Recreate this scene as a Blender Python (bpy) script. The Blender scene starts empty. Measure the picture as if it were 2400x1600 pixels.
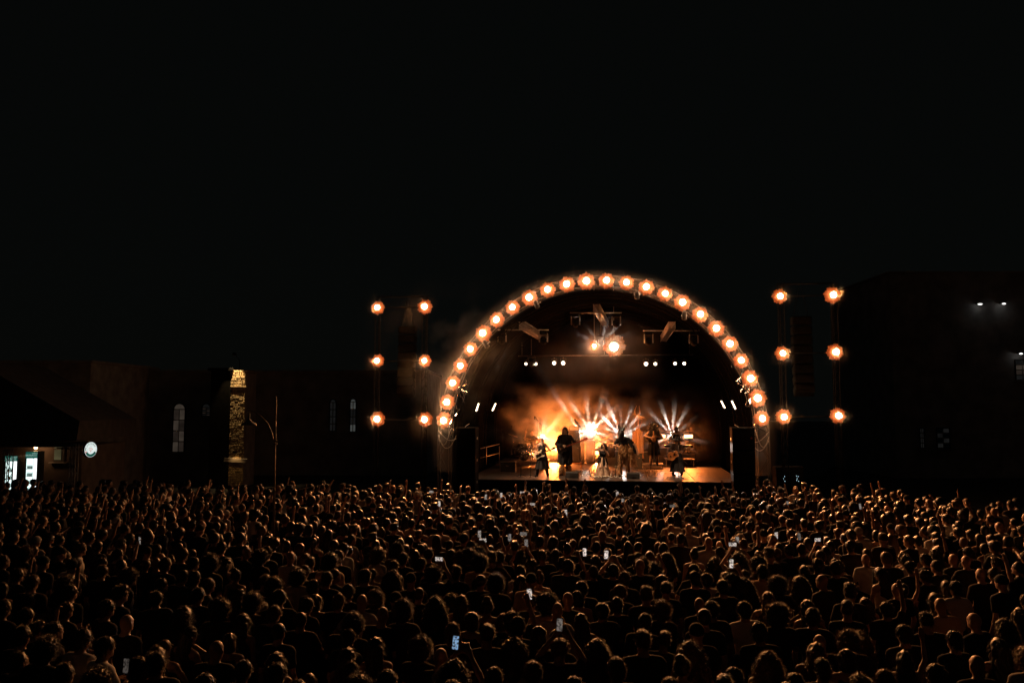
import bpy, bmesh, math, random
import numpy as np
from math import radians, sin, cos, pi, sqrt, atan2
from mathutils import Vector, Matrix
random.seed(7); rng = np.random.default_rng(7)
scene = bpy.context.scene
COL = scene.collection

# ------------------------------------------------------------------ camera
F = 1867.0; CX, CY = 1200.0, 800.0; CAMZ = 4.7; PITCH = math.atan(150.0 / F)
cam_d = bpy.data.cameras.new('camera'); cam_d.sensor_width = 36.0
cam_d.lens = F / 2400 * 36; cam_d.clip_start = 0.1; cam_d.clip_end = 600
cam = bpy.data.objects.new('camera', cam_d); COL.objects.link(cam)
cam.location = (0, 0, CAMZ); cam.rotation_euler = (pi / 2 + PITCH, 0, 0)
scene.camera = cam
# ------------------------------------------------------------------ night sky
world = bpy.data.worlds.new('World'); scene.world = world; world.use_nodes = True
wn = world.node_tree; bg = wn.nodes['Background']
sky = wn.nodes.new('ShaderNodeTexSky'); sky.sky_type = 'NISHITA'; sky.sun_disc = False
sky.sun_elevation = radians(3); sky.sun_rotation = radians(150)
hs = wn.nodes.new('ShaderNodeMix'); hs.data_type = 'RGBA'; hs.inputs[0].default_value = 0.97
hs.inputs[7].default_value = (0.55, 0.66, 0.60, 1)
wn.links.new(sky.outputs[0], hs.inputs[6]); wn.links.new(hs.outputs[2], bg.inputs[0])
bg.inputs[1].default_value = 0.0031
# faint moon
sun_d = bpy.data.lights.new('moon', 'SUN'); sun_d.energy = 0.004; sun_d.angle = radians(0.5)
sun_d.color = (0.8, 0.9, 1.0)
sun = bpy.data.objects.new('moon', sun_d); COL.objects.link(sun); sun.rotation_euler = (radians(50), 0, radians(150))
# ------------------------------------------------------------------ picture
vs = scene.view_settings; vs.view_transform = 'Standard'; vs.look = 'None'; vs.exposure = 0; vs.gamma = 1
vs.use_curve_mapping = False
cy = scene.cycles
cy.use_denoising = True; cy.max_bounces = 5; cy.diffuse_bounces = 2; cy.glossy_bounces = 2
cy.transmission_bounces = 3; cy.volume_bounces = 0; cy.transparent_max_bounces = 8
cy.sample_clamp_indirect = 4.0; cy.use_light_tree = True
cy.caustics_reflective = False; cy.caustics_refractive = False
cy.volume_step_rate = 1.0; cy.volume_max_steps = 128

# ------------------------------------------------------------------ geometry of view
UPV = np.array([0, -sin(PITCH), cos(PITCH)]); FWV = np.array([0, cos(PITCH), sin(PITCH)])
def ray(x, y):
    return np.array([(x - CX) / F, 0, 0]) + UPV * ((CY - y) / F) + FWV
def atY(x, y, Y):
    d = ray(x, y); t = Y / d[1]; return np.array([d[0] * t, Y, CAMZ + d[2] * t])
def atZ(x, y, z):
    d = ray(x, y); t = (z - CAMZ) / d[2]; return np.array([d[0] * t, d[1] * t, z])
def proj(p):
    q = np.array(p, float) - np.array([0, 0, CAMZ]); w = q @ FWV
    return CX + F * q[0] / w, CY - F * (q @ UPV) / w
YAW = radians(8.0); SC = np.array([3.95, 35.0, 0.0])
SA = np.array([sin(YAW), cos(YAW), 0]); SR = np.array([cos(YAW), -sin(YAW), 0])
def S(lx, ly, z):                       # stage frame -> world
    return SC + SR * lx + SA * ly + np.array([0, 0, z])
def atS(x, y, ly):                      # photo point on the stage plane of that depth -> stage frame
    d = ray(x, y); o = np.array([0, 0, CAMZ]); t = (ly - (o - SC) @ SA) / (d @ SA)
    p = o + d * t; return np.array([(p - SC) @ SR, ly, p[2]])

# ------------------------------------------------------------------ objects
def tag(o, label=None, cat=None, group=None, kind=None):
    if label: o['label'] = label
    if cat: o['category'] = cat
    if group: o['group'] = group
    if kind: o['kind'] = kind
    return o
def link(o, parent=None):
    COL.objects.link(o)
    if parent is not None: o.parent = parent
    return o
def empty(name, loc=(0, 0, 0), rz=0.0):
    o = bpy.data.objects.new(name, None); o.location = loc; o.rotation_euler = (0, 0, rz)
    o.empty_display_size = 0.2; return link(o)
def mesh(name, V, Fc, smooth=False):
    me = bpy.data.meshes.new(name)
    V = np.asarray(V, np.float32)
    if isinstance(Fc, np.ndarray):
        n, k = Fc.shape
        me.vertices.add(len(V)); me.vertices.foreach_set('co', V.ravel())
        me.loops.add(n * k); me.loops.foreach_set('vertex_index', Fc.astype(np.int32).ravel())
        me.polygons.add(n); me.polygons.foreach_set('loop_start', np.arange(0, n * k, k, dtype=np.int32))
        me.update(calc_edges=True)
    else:
        me.from_pydata([tuple(v) for v in V], [], Fc); me.update()
    if smooth and len(me.polygons): me.polygons.foreach_set('use_smooth', np.ones(len(me.polygons), bool))
    return me
def obj(name, me, m=None, parent=None):
    o = bpy.data.objects.new(name, me)
    if m is not None and len(me.materials) == 0: me.materials.append(m)
    return link(o, parent)
def copy_tree(o, parent=None):
    c = o.copy(); COL.objects.link(c)
    if parent is not None: c.parent = parent
    for ch in list(o.children): copy_tree(ch, c)
    return c

class MB:                                # mesh builder: several shaped pieces into one mesh
    def __init__(s): s.v = []; s.f = []
    def add(s, V, Fc):
        b = len(s.v); s.v.extend([tuple(map(float, p)) for p in V]); s.f.extend([tuple(i + b for i in q) for q in Fc]); return s
    def box(s, c, d, R=None, ch=0.0):
        x, y, z = [k / 2 for k in d]; c = np.array(c, float)
        if ch > 0:
            V = []; h = ch
            for sx in (-1, 1):
                for sy in (-1, 1):
                    for sz in (-1, 1):
                        V += [(sx * (x - h), sy * (y - h), sz * z), (sx * (x - h), sy * y, sz * (z - h)), (sx * x, sy * (y - h), sz * (z - h))]
            V = np.array(V)
            bm = bmesh.new(); [bm.verts.new(p) for p in V]; r = bmesh.ops.convex_hull(bm, input=bm.verts[:])
            bmesh.ops.dissolve_limit(bm, angle_limit=0.01, verts=bm.verts[:], edges=bm.edges[:])
            bm.verts.index_update(); V = np.array([p.co[:] for p in bm.verts]); Fc = [[q.index for q in f.verts] for f in bm.faces]; bm.free()
        else:
            V = np.array([(a * x, b * y, e * z) for a in (-1, 1) for b in (-1, 1) for e in (-1, 1)])
            Fc = [(0, 1, 3, 2), (4, 6, 7, 5), (0, 4, 5, 1), (2, 3, 7, 6), (0, 2, 6, 4), (1, 5, 7, 3)]
        if R is not None: V = V @ np.array(R).T
        return s.add(V + c, Fc)
    def tube(s, pts, r, n=6, cap=True, closed=False):
        P = [np.array(p, float) for p in pts]; N = len(P)
        rr = [r] * N if np.isscalar(r) else list(r); V = []; ref = None
        for i in range(N):
            if closed: t = P[(i + 1) % N] - P[i - 1]
            else: t = P[min(i + 1, N - 1)] - P[max(i - 1, 0)]
            t = t / (np.linalg.norm(t) + 1e-9)
            if ref is None:
                ref = np.cross(t, [0, 0, 1.0])
                if np.linalg.norm(ref) < 1e-3: ref = np.cross(t, [0, 1.0, 0])
            u = ref - t * (ref @ t); u /= np.linalg.norm(u) + 1e-9; ref = u; w = np.cross(t, u)
            for k in range(n):
                a = 2 * pi * k / n; V.append(P[i] + rr[i] * (cos(a) * u + sin(a) * w))
        Fc = []; M = N if closed else N - 1
        for i in range(M):
            j = (i + 1) % N
            for k in range(n):
                l = (k + 1) % n; Fc.append((i * n + k, i * n + l, j * n + l, j * n + k))
        if cap and not closed:
            Fc.append(tuple(range(n))[::-1]); Fc.append(tuple((N - 1) * n + k for k in range(n)))
        return s.add(V, Fc)
    def lathe(s, prof, n=24, c=(0, 0, 0), R=None, rip=0.0, nr=8, ph=0.0, ellip=1.0, cap=True):
        V = []; c = np.array(c, float)               # prof: (r, z) list
        for (r, z) in prof:
            for k in range(n):
                a = 2 * pi * k / n; q = r * (1 + rip * cos(nr * a + ph + 1.3 * sin(2 * a)))
                V.append((q * cos(a), q * sin(a) * ellip, z))
        V = np.array(V)
        if R is not None: V = V @ np.array(R).T
        Fc = []
        for i in range(len(prof) - 1):
            for k in range(n):
                l = (k + 1) % n; Fc.append((i * n + k, i * n + l, (i + 1) * n + l, (i + 1) * n + k))
        if cap: Fc.append(tuple(range(n))[::-1]); Fc.append(tuple((len(prof) - 1) * n + k for k in range(n)))
        return s.add(V + c, Fc)
    def sphere(s, c, r, n=12, m=8):
        rr = (r, r, r) if np.isscalar(r) else r
        V = [(0, 0, -1)]
        for i in range(1, m):
            for k in range(n):
                V.append((sin(pi * i / m) * cos(2 * pi * k / n), sin(pi * i / m) * sin(2 * pi * k / n), -cos(pi * i / m)))
        V.append((0, 0, 1)); Fc = []
        for k in range(n):
            l = (k + 1) % n; Fc.append((0, 1 + l, 1 + k)); e = 1 + (m - 2) * n; Fc.append((e + k, e + l, len(V) - 1))
        for i in range(m - 2):
            for k in range(n):
                l = (k + 1) % n; b = 1 + i * n; Fc.append((b + k, b + l, b + n + l, b + n + k))
        return s.add(np.array(V) * np.array(rr) + np.array(c), Fc)
    def prism(s, poly, d0, d1, axis='y'):             # outline in (a, b), extruded along axis
        n = len(poly); V = []
        for d in (d0, d1):
            for (a, b) in poly: V.append({'y': (a, d, b), 'z': (a, b, d), 'x': (d, a, b)}[axis])
        Fc = [tuple(range(n)), tuple(range(n, 2 * n))[::-1]] + [(i, i + n, (i + 1) % n + n, (i + 1) % n) for i in range(n)]
        return s.add(V, Fc)
    def build(s, name, m, parent=None, smooth=False, fix=True):
        me = mesh(name, np.array(s.v), [tuple(q) for q in s.f], smooth)
        if fix:
            bm = bmesh.new(); bm.from_mesh(me); bmesh.ops.recalc_face_normals(bm, faces=bm.faces[:]); bm.to_mesh(me); bm.free()
        return obj(name, me, m, parent)
def rotz(a): return np.array([[cos(a), -sin(a), 0], [sin(a), cos(a), 0], [0, 0, 1]])
def rotx(a): return np.array([[1, 0, 0], [0, cos(a), -sin(a)], [0, sin(a), cos(a)]])
def roty(a): return np.array([[cos(a), 0, sin(a)], [0, 1, 0], [-sin(a), 0, cos(a)]])

# ------------------------------------------------------------------ materials
def mat(name, col, rough=0.6, metal=0.0, var=0.25, scale=6.0, bump=0.0, spec=0.5, transl=0.0, coords='Object'):
    m = bpy.data.materials.new(name); m.use_nodes = True; n = m.node_tree.nodes; l = m.node_tree.links
    b = n['Principled BSDF']; b.inputs['Roughness'].default_value = rough; b.inputs['Metallic'].default_value = metal
    b.inputs['Specular IOR Level'].default_value = spec
    tc = n.new('ShaderNodeTexCoord'); nz = n.new('ShaderNodeTexNoise'); nz.inputs['Scale'].default_value = scale
    nz.inputs['Detail'].default_value = 6; l.new(tc.outputs[coords], nz.inputs['Vector'])
    r = n.new('ShaderNodeValToRGB'); c = np.array(col[:3])
    r.color_ramp.elements[0].position = 0.3; r.color_ramp.elements[1].position = 0.7
    r.color_ramp.elements[0].color = (*(c * (1 - var)), 1); r.color_ramp.elements[1].color = (*np.minimum(c * (1 + var), 1), 1)
    l.new(nz.outputs[0], r.inputs[0]); l.new(r.outputs[0], b.inputs['Base Color'])
    if bump > 0:
        bp = n.new('ShaderNodeBump'); bp.inputs['Strength'].default_value = bump; bp.inputs['Distance'].default_value = 0.02
        l.new(nz.outputs[0], bp.inputs['Height']); l.new(bp.outputs[0], b.inputs['Normal'])
    if transl > 0:
        t = n.new('ShaderNodeBsdfTranslucent'); l.new(r.outputs[0], t.inputs[0]); mx = n.new('ShaderNodeMixShader')
        mx.inputs[0].default_value = transl; l.new(b.outputs[0], mx.inputs[1]); l.new(t.outputs[0], mx.inputs[2])
        l.new(mx.outputs[0], n['Material Output'].inputs[0])
    return m
def mat_rand(name, cols, rough=0.7, spec=0.4, transl=0.0, attr=None):
    """colour picked per object (or read per person from an attribute)"""
    m = bpy.data.materials.new(name); m.use_nodes = True; n = m.node_tree.nodes; l = m.node_tree.links
    b = n['Principled BSDF']; b.inputs['Roughness'].default_value = rough; b.inputs['Specular IOR Level'].default_value = spec
    r = n.new('ShaderNodeValToRGB'); r.color_ramp.interpolation = 'CONSTANT'
    while len(r.color_ramp.elements) < len(cols): r.color_ramp.elements.new(0.5)
    for i, c in enumerate(cols):
        r.color_ramp.elements[i].position = i / len(cols); r.color_ramp.elements[i].color = (*c, 1)
    if attr:
        a = n.new('ShaderNodeAttribute'); a.attribute_name = attr; l.new(a.outputs['Fac'], r.inputs[0])
    else:
        oi = n.new('ShaderNodeObjectInfo'); l.new(oi.outputs['Random'], r.inputs[0])
    nz = n.new('ShaderNodeTexNoise'); nz.inputs['Scale'].default_value = 30; nz.inputs['Detail'].default_value = 3
    mr = n.new('ShaderNodeMapRange'); mr.inputs[3].default_value = 0.75; mr.inputs[4].default_value = 1.25
    l.new(nz.outputs[0], mr.inputs[0]); mu = n.new('ShaderNodeVectorMath'); mu.operation = 'SCALE'
    l.new(r.outputs[0], mu.inputs[0]); l.new(mr.outputs[0], mu.inputs[3]); l.new(mu.outputs[0], b.inputs['Base Color'])
    if transl > 0:
        t = n.new('ShaderNodeBsdfTranslucent'); l.new(mu.outputs[0], t.inputs[0]); mx = n.new('ShaderNodeMixShader')
        mx.inputs[0].default_value = transl; l.new(b.outputs[0], mx.inputs[1]); l.new(t.outputs[0], mx.inputs[2])
        l.new(mx.outputs[0], n['Material Output'].inputs[0])
    return m
def emis(name, col, strength, var=0.0, scale=20.0):
    m = bpy.data.materials.new(name); m.use_nodes = True; n = m.node_tree.nodes; l = m.node_tree.links
    n.remove(n['Principled BSDF']); e = n.new('ShaderNodeEmission'); e.inputs[0].default_value = (*col, 1); e.inputs[1].default_value = strength
    if var > 0:
        tc = n.new('ShaderNodeTexCoord'); nz = n.new('ShaderNodeTexNoise'); nz.inputs['Scale'].default_value = scale
        l.new(tc.outputs['Object'], nz.inputs['Vector']); mr = n.new('ShaderNodeMapRange'); mr.inputs[1].default_value = 0.3; mr.inputs[2].default_value = 0.7
        mr.inputs[3].default_value = strength * (1 - var); mr.inputs[4].default_value = strength * (1 + var)
        l.new(nz.outputs[0], mr.inputs[0]); l.new(mr.outputs[0], e.inputs[1])
    l.new(e.outputs[0], n['Material Output'].inputs[0]); return m
WARM = (1.0, 0.52, 0.2)
M_black = mat('black_paint', (0.018, 0.018, 0.019), 0.55, var=0.4)
M_blackcloth = mat('black_cloth', (0.012, 0.012, 0.013), 0.95, var=0.3, scale=9, spec=0.1)
M_grille = mat('speaker_grille', (0.022, 0.022, 0.023), 0.7, var=0.6, scale=60)
M_alu = mat('aluminium_tube', (0.42, 0.41, 0.4), 0.38, 0.9, var=0.2, scale=12)
M_truss = mat('dulled_truss', (0.1, 0.095, 0.09), 0.5, 0.6, var=0.35)
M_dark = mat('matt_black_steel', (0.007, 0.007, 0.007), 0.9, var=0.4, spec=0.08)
M_steel = mat('worn_steel', (0.3, 0.29, 0.28), 0.45, 0.8, var=0.3)
M_chrome = mat('chrome', (0.7, 0.7, 0.7), 0.15, 1.0, var=0.08)
M_wood = mat('stained_wood', (0.30, 0.15, 0.06), 0.5, var=0.4, scale=18)
M_plank = mat('dark_deck_board', (0.03, 0.023, 0.019), 0.5, var=0.5, scale=3.5, bump=0.25)
M_white = mat('white_paint', (0.75, 0.74, 0.72), 0.4, var=0.08)
M_asphalt = mat('asphalt', (0.045, 0.044, 0.043), 0.9, var=0.35, scale=14, bump=0.4)
M_plaster = mat('dirty_plaster', (0.34, 0.31, 0.28), 0.9, var=0.35, scale=1.4)
M_darkplaster = mat('grey_plaster', (0.4, 0.39, 0.38), 0.9, var=0.35, scale=1.1)
M_roof = mat('roof_sheet', (0.07, 0.06, 0.055), 0.8, var=0.35, scale=3)
M_frame = mat('window_frame_paint', (0.06, 0.055, 0.05), 0.6)

# ------------------------------------------------------------------ signed-distance modelling of bodies
def rc(a, b, ra, rb, k=0.025): return ('rc', np.array(a, float), np.array(b, float), ra, rb, k)
def el(c, r, k=0.025, R=None): return ('el', np.array(c, float), np.array(r, float), None if R is None else np.array(R), 0, k)
def cut(p): return ('-',) + p
def sdf_eval(q, X):
    if q[0] == 'rc':
        a, b, ra, rb = q[1:5]; ab = b - a; L = max(float(ab @ ab), 1e-9)
        d = [X[i] - a[i] for i in range(3)]
        t = np.clip((d[0] * ab[0] + d[1] * ab[1] + d[2] * ab[2]) / L, 0, 1)
        return np.sqrt((d[0] - ab[0] * t) ** 2 + (d[1] - ab[1] * t) ** 2 + (d[2] - ab[2] * t) ** 2) - (ra + (rb - ra) * t)
    c, r, R = q[1], q[2], q[3]; d = [X[i] - c[i] for i in range(3)]
    if R is not None: d = [R[0, i] * d[0] + R[1, i] * d[1] + R[2, i] * d[2] for i in range(3)]
    k0 = np.sqrt((d[0] / r[0]) ** 2 + (d[1] / r[1]) ** 2 + (d[2] / r[2]) ** 2)
    k1 = np.sqrt((d[0] / r[0] ** 2) ** 2 + (d[1] / r[1] ** 2) ** 2 + (d[2] / r[2] ** 2) ** 2) + 1e-9
    return k0 * (k0 - 1) / k1
def bbox(q):
    if q[0] == 'rc':
        r = max(q[3], q[4]); return np.minimum(q[1], q[2]) - r, np.maximum(q[1], q[2]) + r
    r = q[2] if q[3] is None else np.full(3, q[2].max()); return q[1] - r, q[1] + r
def sdf_mesh(prims, cell=0.012, disp=None, zmin=None):
    lo = np.full(3, 9.0); hi = np.full(3, -9.0)
    for q in prims:
        if q[0] == '-': continue
        a, b = bbox(q); lo = np.minimum(lo, a); hi = np.maximum(hi, b)
    pad = 0.04 + 2 * cell; lo = lo - pad; hi = hi + pad
    n = np.ceil((hi - lo) / cell).astype(int) + 1
    ax = [lo[i] + cell * np.arange(n[i]) for i in range(3)]
    f = np.full(n, 0.3, np.float32)
    for q in prims:
        neg = q[0] == '-'; p = q[1:] if neg else q
        a, b = bbox(p); m = 0.09
        i0 = np.clip(((a - m - lo) / cell).astype(int), 0, n - 1); i1 = np.clip(((b + m - lo) / cell).astype(int) + 2, 0, n)
        if (i1 <= i0).any(): continue
        sl = tuple(slice(i0[i], i1[i]) for i in range(3))
        X = [ax[0][sl[0]][:, None, None], ax[1][sl[1]][None, :, None], ax[2][sl[2]][None, None, :]]
        g = sdf_eval(p, X).astype(np.float32); g = np.broadcast_to(g, f[sl].shape); k = p[5]; o = f[sl]
        if neg:
            g = -g; h = np.maximum(k - np.abs(o - g), 0) / k; f[sl] = np.maximum(o, g) + h * h * k * 0.25
        else:
            h = np.maximum(k - np.abs(o - g), 0) / k; f[sl] = np.minimum(o, g) - h * h * k * 0.25
    if disp is not None:
        f += disp(ax[0][:, None, None], ax[1][None, :, None], ax[2][None, None, :]).astype(np.float32)
    if zmin is not None: f = np.maximum(f, (zmin - ax[2])[None, None, :].astype(np.float32))
    s = f < 0
    c8 = [s[i:n[0] - 1 + i, j:n[1] - 1 + j, k:n[2] - 1 + k] for i in (0, 1) for j in (0, 1) for k in (0, 1)]
    cnt = sum(c.astype(np.int8) for c in c8); act = (cnt > 0) & (cnt < 8)
    I = np.argwhere(act); idx = np.full(act.shape, -1, np.int64); idx[act] = np.arange(len(I))
    acc = np.zeros((len(I), 3)); num = np.zeros(len(I))
    for ax_ in range(3):
        o1, o2 = [k for k in range(3) if k != ax_]
        for a in (0, 1):
            for b in (0, 1):
                p0 = I.copy(); p0[:, o1] += a; p0[:, o2] += b; p1 = p0.copy(); p1[:, ax_] += 1
                f0 = f[p0[:, 0], p0[:, 1], p0[:, 2]]; f1 = f[p1[:, 0], p1[:, 1], p1[:, 2]]
                mk = (f0 < 0) != (f1 < 0); t = np.where(mk, f0 / np.where(mk, f0 - f1, 1), 0)
                pt = p0 + 0.0; pt[:, ax_] += t; acc[mk] += pt[mk]; num[mk] += 1
    V = lo + cell * acc / num[:, None]; Q = []
    for ax_ in range(3):
        o1, o2 = [(1, 2), (2, 0), (0, 1)][ax_]
        sl0 = [slice(None)] * 3; sl1 = [slice(None)] * 3; sl0[ax_] = slice(0, -1); sl1[ax_] = slice(1, None)
        e = s[tuple(sl0)] != s[tuple(sl1)]; E = np.argwhere(e)
        E = E[(E[:, o1] > 0) & (E[:, o2] > 0) & (E[:, o1] < n[o1] - 1) & (E[:, o2] < n[o2] - 1)]
        def ci(a, b):
            p = E.copy(); p[:, o1] -= a; p[:, o2] -= b; return idx[p[:, 0], p[:, 1], p[:, 2]]
        q4 = np.stack([ci(1, 1), ci(0, 1), ci(0, 0), ci(1, 0)], 1)
        fl = ~s[E[:, 0], E[:, 1], E[:, 2]]; q4[fl] = q4[fl][:, ::-1]; Q.append(q4)
    Q = np.concatenate(Q); Q = Q[(Q >= 0).all(1)]
    return V, Q
# ------------------------------------------------------------------ people
def A(*p): return np.array(p, float)
def pose(**kw):
    """joints of a person 1.75 m tall facing +Y; right side is +X"""
    J = dict(head=A(0, .015, 1.635), hr=np.eye(3), nb=A(0, -.015, 1.43), chest=A(0, -.005, 1.25), belly=A(0, 0, 1.06), pel=A(0, 0, .93),
             shL=A(-.185, -.01, 1.395), shR=A(.185, -.01, 1.395), elL=A(-.25, -.04, 1.12), elR=A(.25, -.04, 1.12),
             wrL=A(-.24, .06, .88), wrR=A(.24, .06, .88), hipL=A(-.09, 0, .91), hipR=A(.09, 0, .91),
             knL=A(-.10, .02, .50), knR=A(.10, .02, .50), anL=A(-.11, -.02, .09), anR=A(.11, -.02, .09),
             toL=A(-.13, .13, .035), toR=A(.13, .13, .035), curl=.35)
    J.update({k: (A(*v) if isinstance(v, tuple) else v) for k, v in kw.items()}); return J
def hand(wr, el_, side, curl):
    d = wr - el_; d = d / np.linalg.norm(d)
    ref = A(0, 1, 0) if abs(d[1]) < .8 else A(0, 0, 1)
    u = np.cross(d, ref); u /= np.linalg.norm(u); w = np.cross(u, d)        # u across the palm, w palm normal
    P = [rc(wr, wr + d * .045, .027, .033, .02), rc(wr + d * .03 - u * .022, wr + d * .085 - u * .024, .017, .016, .015), rc(wr + d * .03 + u * .022, wr + d * .085 + u * .024, .017, .016, .015)]
    for i, L in enumerate((.068, .08, .074, .058)):
        o = (i - 1.5) * .0215; b = wr + d * .09 + u * o; m = b + d * L * .5 + w * L * curl * .35
        e = m + (d * (1 - curl) + w * curl) * L * .5
        P += [rc(b, m, .0095, .009, .008), rc(m, e, .009, .0075, .006)]
    b = wr + d * .03 + u * .03 * side; P += [rc(b, b + u * side * .03 + d * .035, .013, .0105, .01), rc(b + u * side * .03 + d * .035, b + u * side * .035 + d * .065, .0105, .0085, .006)]
    return P, wr + d * .09
def human(J, fem=0.0, sleeve='tee', fat=0.0):
    h = J['head']; HR = J['hr']; H = lambda x, y, z: h + HR @ A(x, y, z)
    w = 1 - .1 * fem; B = []
    head = [el(H(0, -.005, .02), (.076, .097, .1), .03, HR), el(H(0, .03, -.06), (.056, .066, .058), .04, HR),
            rc(H(0, .088, .012), H(0, .108, -.02), .012, .015, .018), rc(H(-.03, .08, .03), H(.03, .08, .03), .016, .016, .02),
            el(H(0, .082, -.092), (.024, .02, .018), .02, HR), rc(H(-.018, .09, -.055), H(.018, .09, -.055), .008, .008, .012),
            el(H(-.078, -.005, -.01), (.011, .024, .033), .012, HR), el(H(.078, -.005, -.01), (.011, .024, .033), .012, HR),
            cut(el(H(-.032, .102, .008), (.017, .014, .011), .012, HR)), cut(el(H(.032, .102, .008), (.017, .014, .011), .012, HR)),
            el(H(-.032, .083, .007), (.013, .011, .011), .004, HR), el(H(.032, .083, .007), (.013, .011, .011), .004, HR)]
    nk = .056 - .01 * fem
    neck = [rc(J['nb'], h + HR @ A(0, -.018, -.055), nk + .004, nk, .04)]
    tor = [el(J['chest'], (.168 * w + fat * .5, .112 + fat, .19), .05), rc(J['shL'], J['shR'], .058 * w, .058 * w, .06),
           rc(J['nb'] + A(0, -.01, .02), (J['shL'] * .75 + J['nb'] * .25) + A(0, 0, .01), .05, .05, .05), rc(J['nb'] + A(0, -.01, .02), (J['shR'] * .75 + J['nb'] * .25) + A(0, 0, .01), .05, .05, .05),
           el(J['belly'], (.142 * w + fat, .1 + fat * 1.2, .16), .07), el(J['pel'], (.158 + .01 * fem + fat * .6, .112 + fat * .5, .115), .05)]
    if fem: tor += [el(J['chest'] + A(-.075, .085, 0), (.06, .05, .06), .04), el(J['chest'] + A(.075, .085, 0), (.06, .05, .06), .04)]
    legs = []; pants = []; arms = []; slv = []; info = {}; shoes = []
    for s, sd in (('L', -1), ('R', 1)):
        a, k_, n_, t_ = J['hip' + s], J['kn' + s], J['an' + s], J['to' + s]
        legs += [rc(a, k_, .086 + fat * .3, .056, .03), rc(k_, k_ * .65 + n_ * .35, .056, .056, .02), rc(k_ * .65 + n_ * .35, n_, .056, .036, .02), rc(n_ + A(0, -.01, -.045), t_, .036, .03, .03)]
        pants += [rc(a, k_, .102 + fat * .3, .075, .03), rc(k_, n_ + A(0, 0, .02), .075, .06, .02)]
        shoes += [rc(n_ + A(0, -.02, -.04), t_, .045, .038, .03), rc(n_ + A(0, 0, .05), n_ + A(0, 0, -.03), .05, .05, .03)]
        sh, e, r = J['sh' + s], J['el' + s], J['wr' + s]; m = sh * .5 + e * .5; f_ = e * .65 + r * .35
        arms += [rc(sh, m, .052 * w, .046 * w, .03), rc(m, e, .046 * w, .037 * w, .02), rc(e, f_, .038 * w, .038 * w, .015), rc(f_, r, .038 * w, .026 * w, .015)]
        P, info['hand' + s] = hand(r, e, -sd if False else sd, J['curl']); arms += P
        if sleeve == 'tee': slv += [rc(sh, sh * .42 + e * .58, .068 * w, .064 * w, .03)]
        elif sleeve == 'long': slv += [rc(sh, e, .068 * w, .055 * w, .03), rc(e, r * .9 + e * .1, .055 * w, .045 * w, .02)]
    body = tor + neck + head + legs + arms
    infl = lambda q, d: q[:3] + ((q[3] + d, q[4] + d) if q[0] == 'rc' else (q[3], q[4])) + q[5:] if q[0] == 'rc' else ('el', q[1], q[2] + d, q[3], q[4], q[5])
    top = [infl(q, .014) for q in tor[:1] + tor[1:2] + tor[4:5]] + ([infl(q, .012) for q in tor[6:]]) + slv + [rc(J['belly'], J['pel'] + A(0, 0, .02), .11 + fat, .125 + fat, .06)]
    if sleeve == 'tank': top = [infl(tor[0], .012), infl(tor[4], .014)] + [infl(q, .012) for q in tor[6:]] + [rc(J['belly'], J['pel'] + A(0, 0, .02), .11 + fat, .12 + fat, .06)]
    if sleeve == 'tank': top += [rc(J['chest'] + A(s_ * .085, .07, .12), J['chest'] * .4 + (J['shL'] if s_ < 0 else J['shR']) * .55 + J['nb'] * .05 + A(-s_ * .01, 0, .1), .03, .028, .02) for s_ in (-1, 1)] + [rc(J['chest'] + A(s_ * .085, -.07, .12), J['chest'] * .4 + (J['shL'] if s_ < 0 else J['shR']) * .55 + J['nb'] * .05 + A(-s_ * .01, 0, .1), .03, .028, .02) for s_ in (-1, 1)]
    else: top += [infl(tor[2], .006), infl(tor[3], .006)]
    top.append(cut(el(J['nb'] + A(0, .01, .07), (.072, .07, .07), .02)))
    pts = [infl(tor[5], .018)] + pants
    return body, top, pts, shoes, info
def cloth_disp(amp, f1=38.0):
    return lambda x, y, z: amp * (np.sin(f1 * z + 9 * x) * np.sin(21 * x + 3.1 + 8 * z) + .6 * np.sin(55 * x + 17 * y) * np.sin(31 * z + 1))
def strands(V, Q, count, lmin, lmax, r, up=0.6, grav=0.6, curl=0.0, zcut=-9, seed=1):
    g = np.random.default_rng(seed); n = np.zeros_like(V)
    fn = np.cross(V[Q[:, 2]] - V[Q[:, 0]], V[Q[:, 3]] - V[Q[:, 1]])
    for i in range(4): np.add.at(n, Q[:, i], fn)
    n /= np.linalg.norm(n, axis=1)[:, None] + 1e-9
    ok = np.where(V[:, 2] > zcut)[0]; pick = g.choice(ok, count)
    mb_v = []; mb_f = []
    for i in pick:
        L = g.uniform(lmin, lmax); d = n[i] * up + g.normal(0, .35, 3); d /= np.linalg.norm(d); p = V[i] - n[i] * .004
        t1 = np.cross(d, A(0, 0, 1)); t1 /= np.linalg.norm(t1) + 1e-6; t2 = np.cross(d, t1); ph = g.uniform(0, 6.28); b = len(mb_v); S_ = 4 if curl else 3
        for k in range(S_ + 1):
            t = k / S_; c = p + d * L * t + A(0, 0, -grav * L * t * t) + curl * (t1 * cos(ph + 5 * t) + t2 * sin(ph + 5 * t)) * min(t * 2, 1)
            rr = r * (1 - .75 * t)
            for a in range(3): mb_v.append(c + rr * (t1 * cos(2.094 * a) + t2 * sin(2.094 * a)))
        for k in range(S_):
            for a in range(3):
                e = (a + 1) % 3; mb_f.append((b + k * 3 + a, b + k * 3 + e, b + k * 3 + 3 + e, b + k * 3 + 3 + a))
    return np.array(mb_v), np.array(mb_f)
HBASE = [0]
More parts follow.
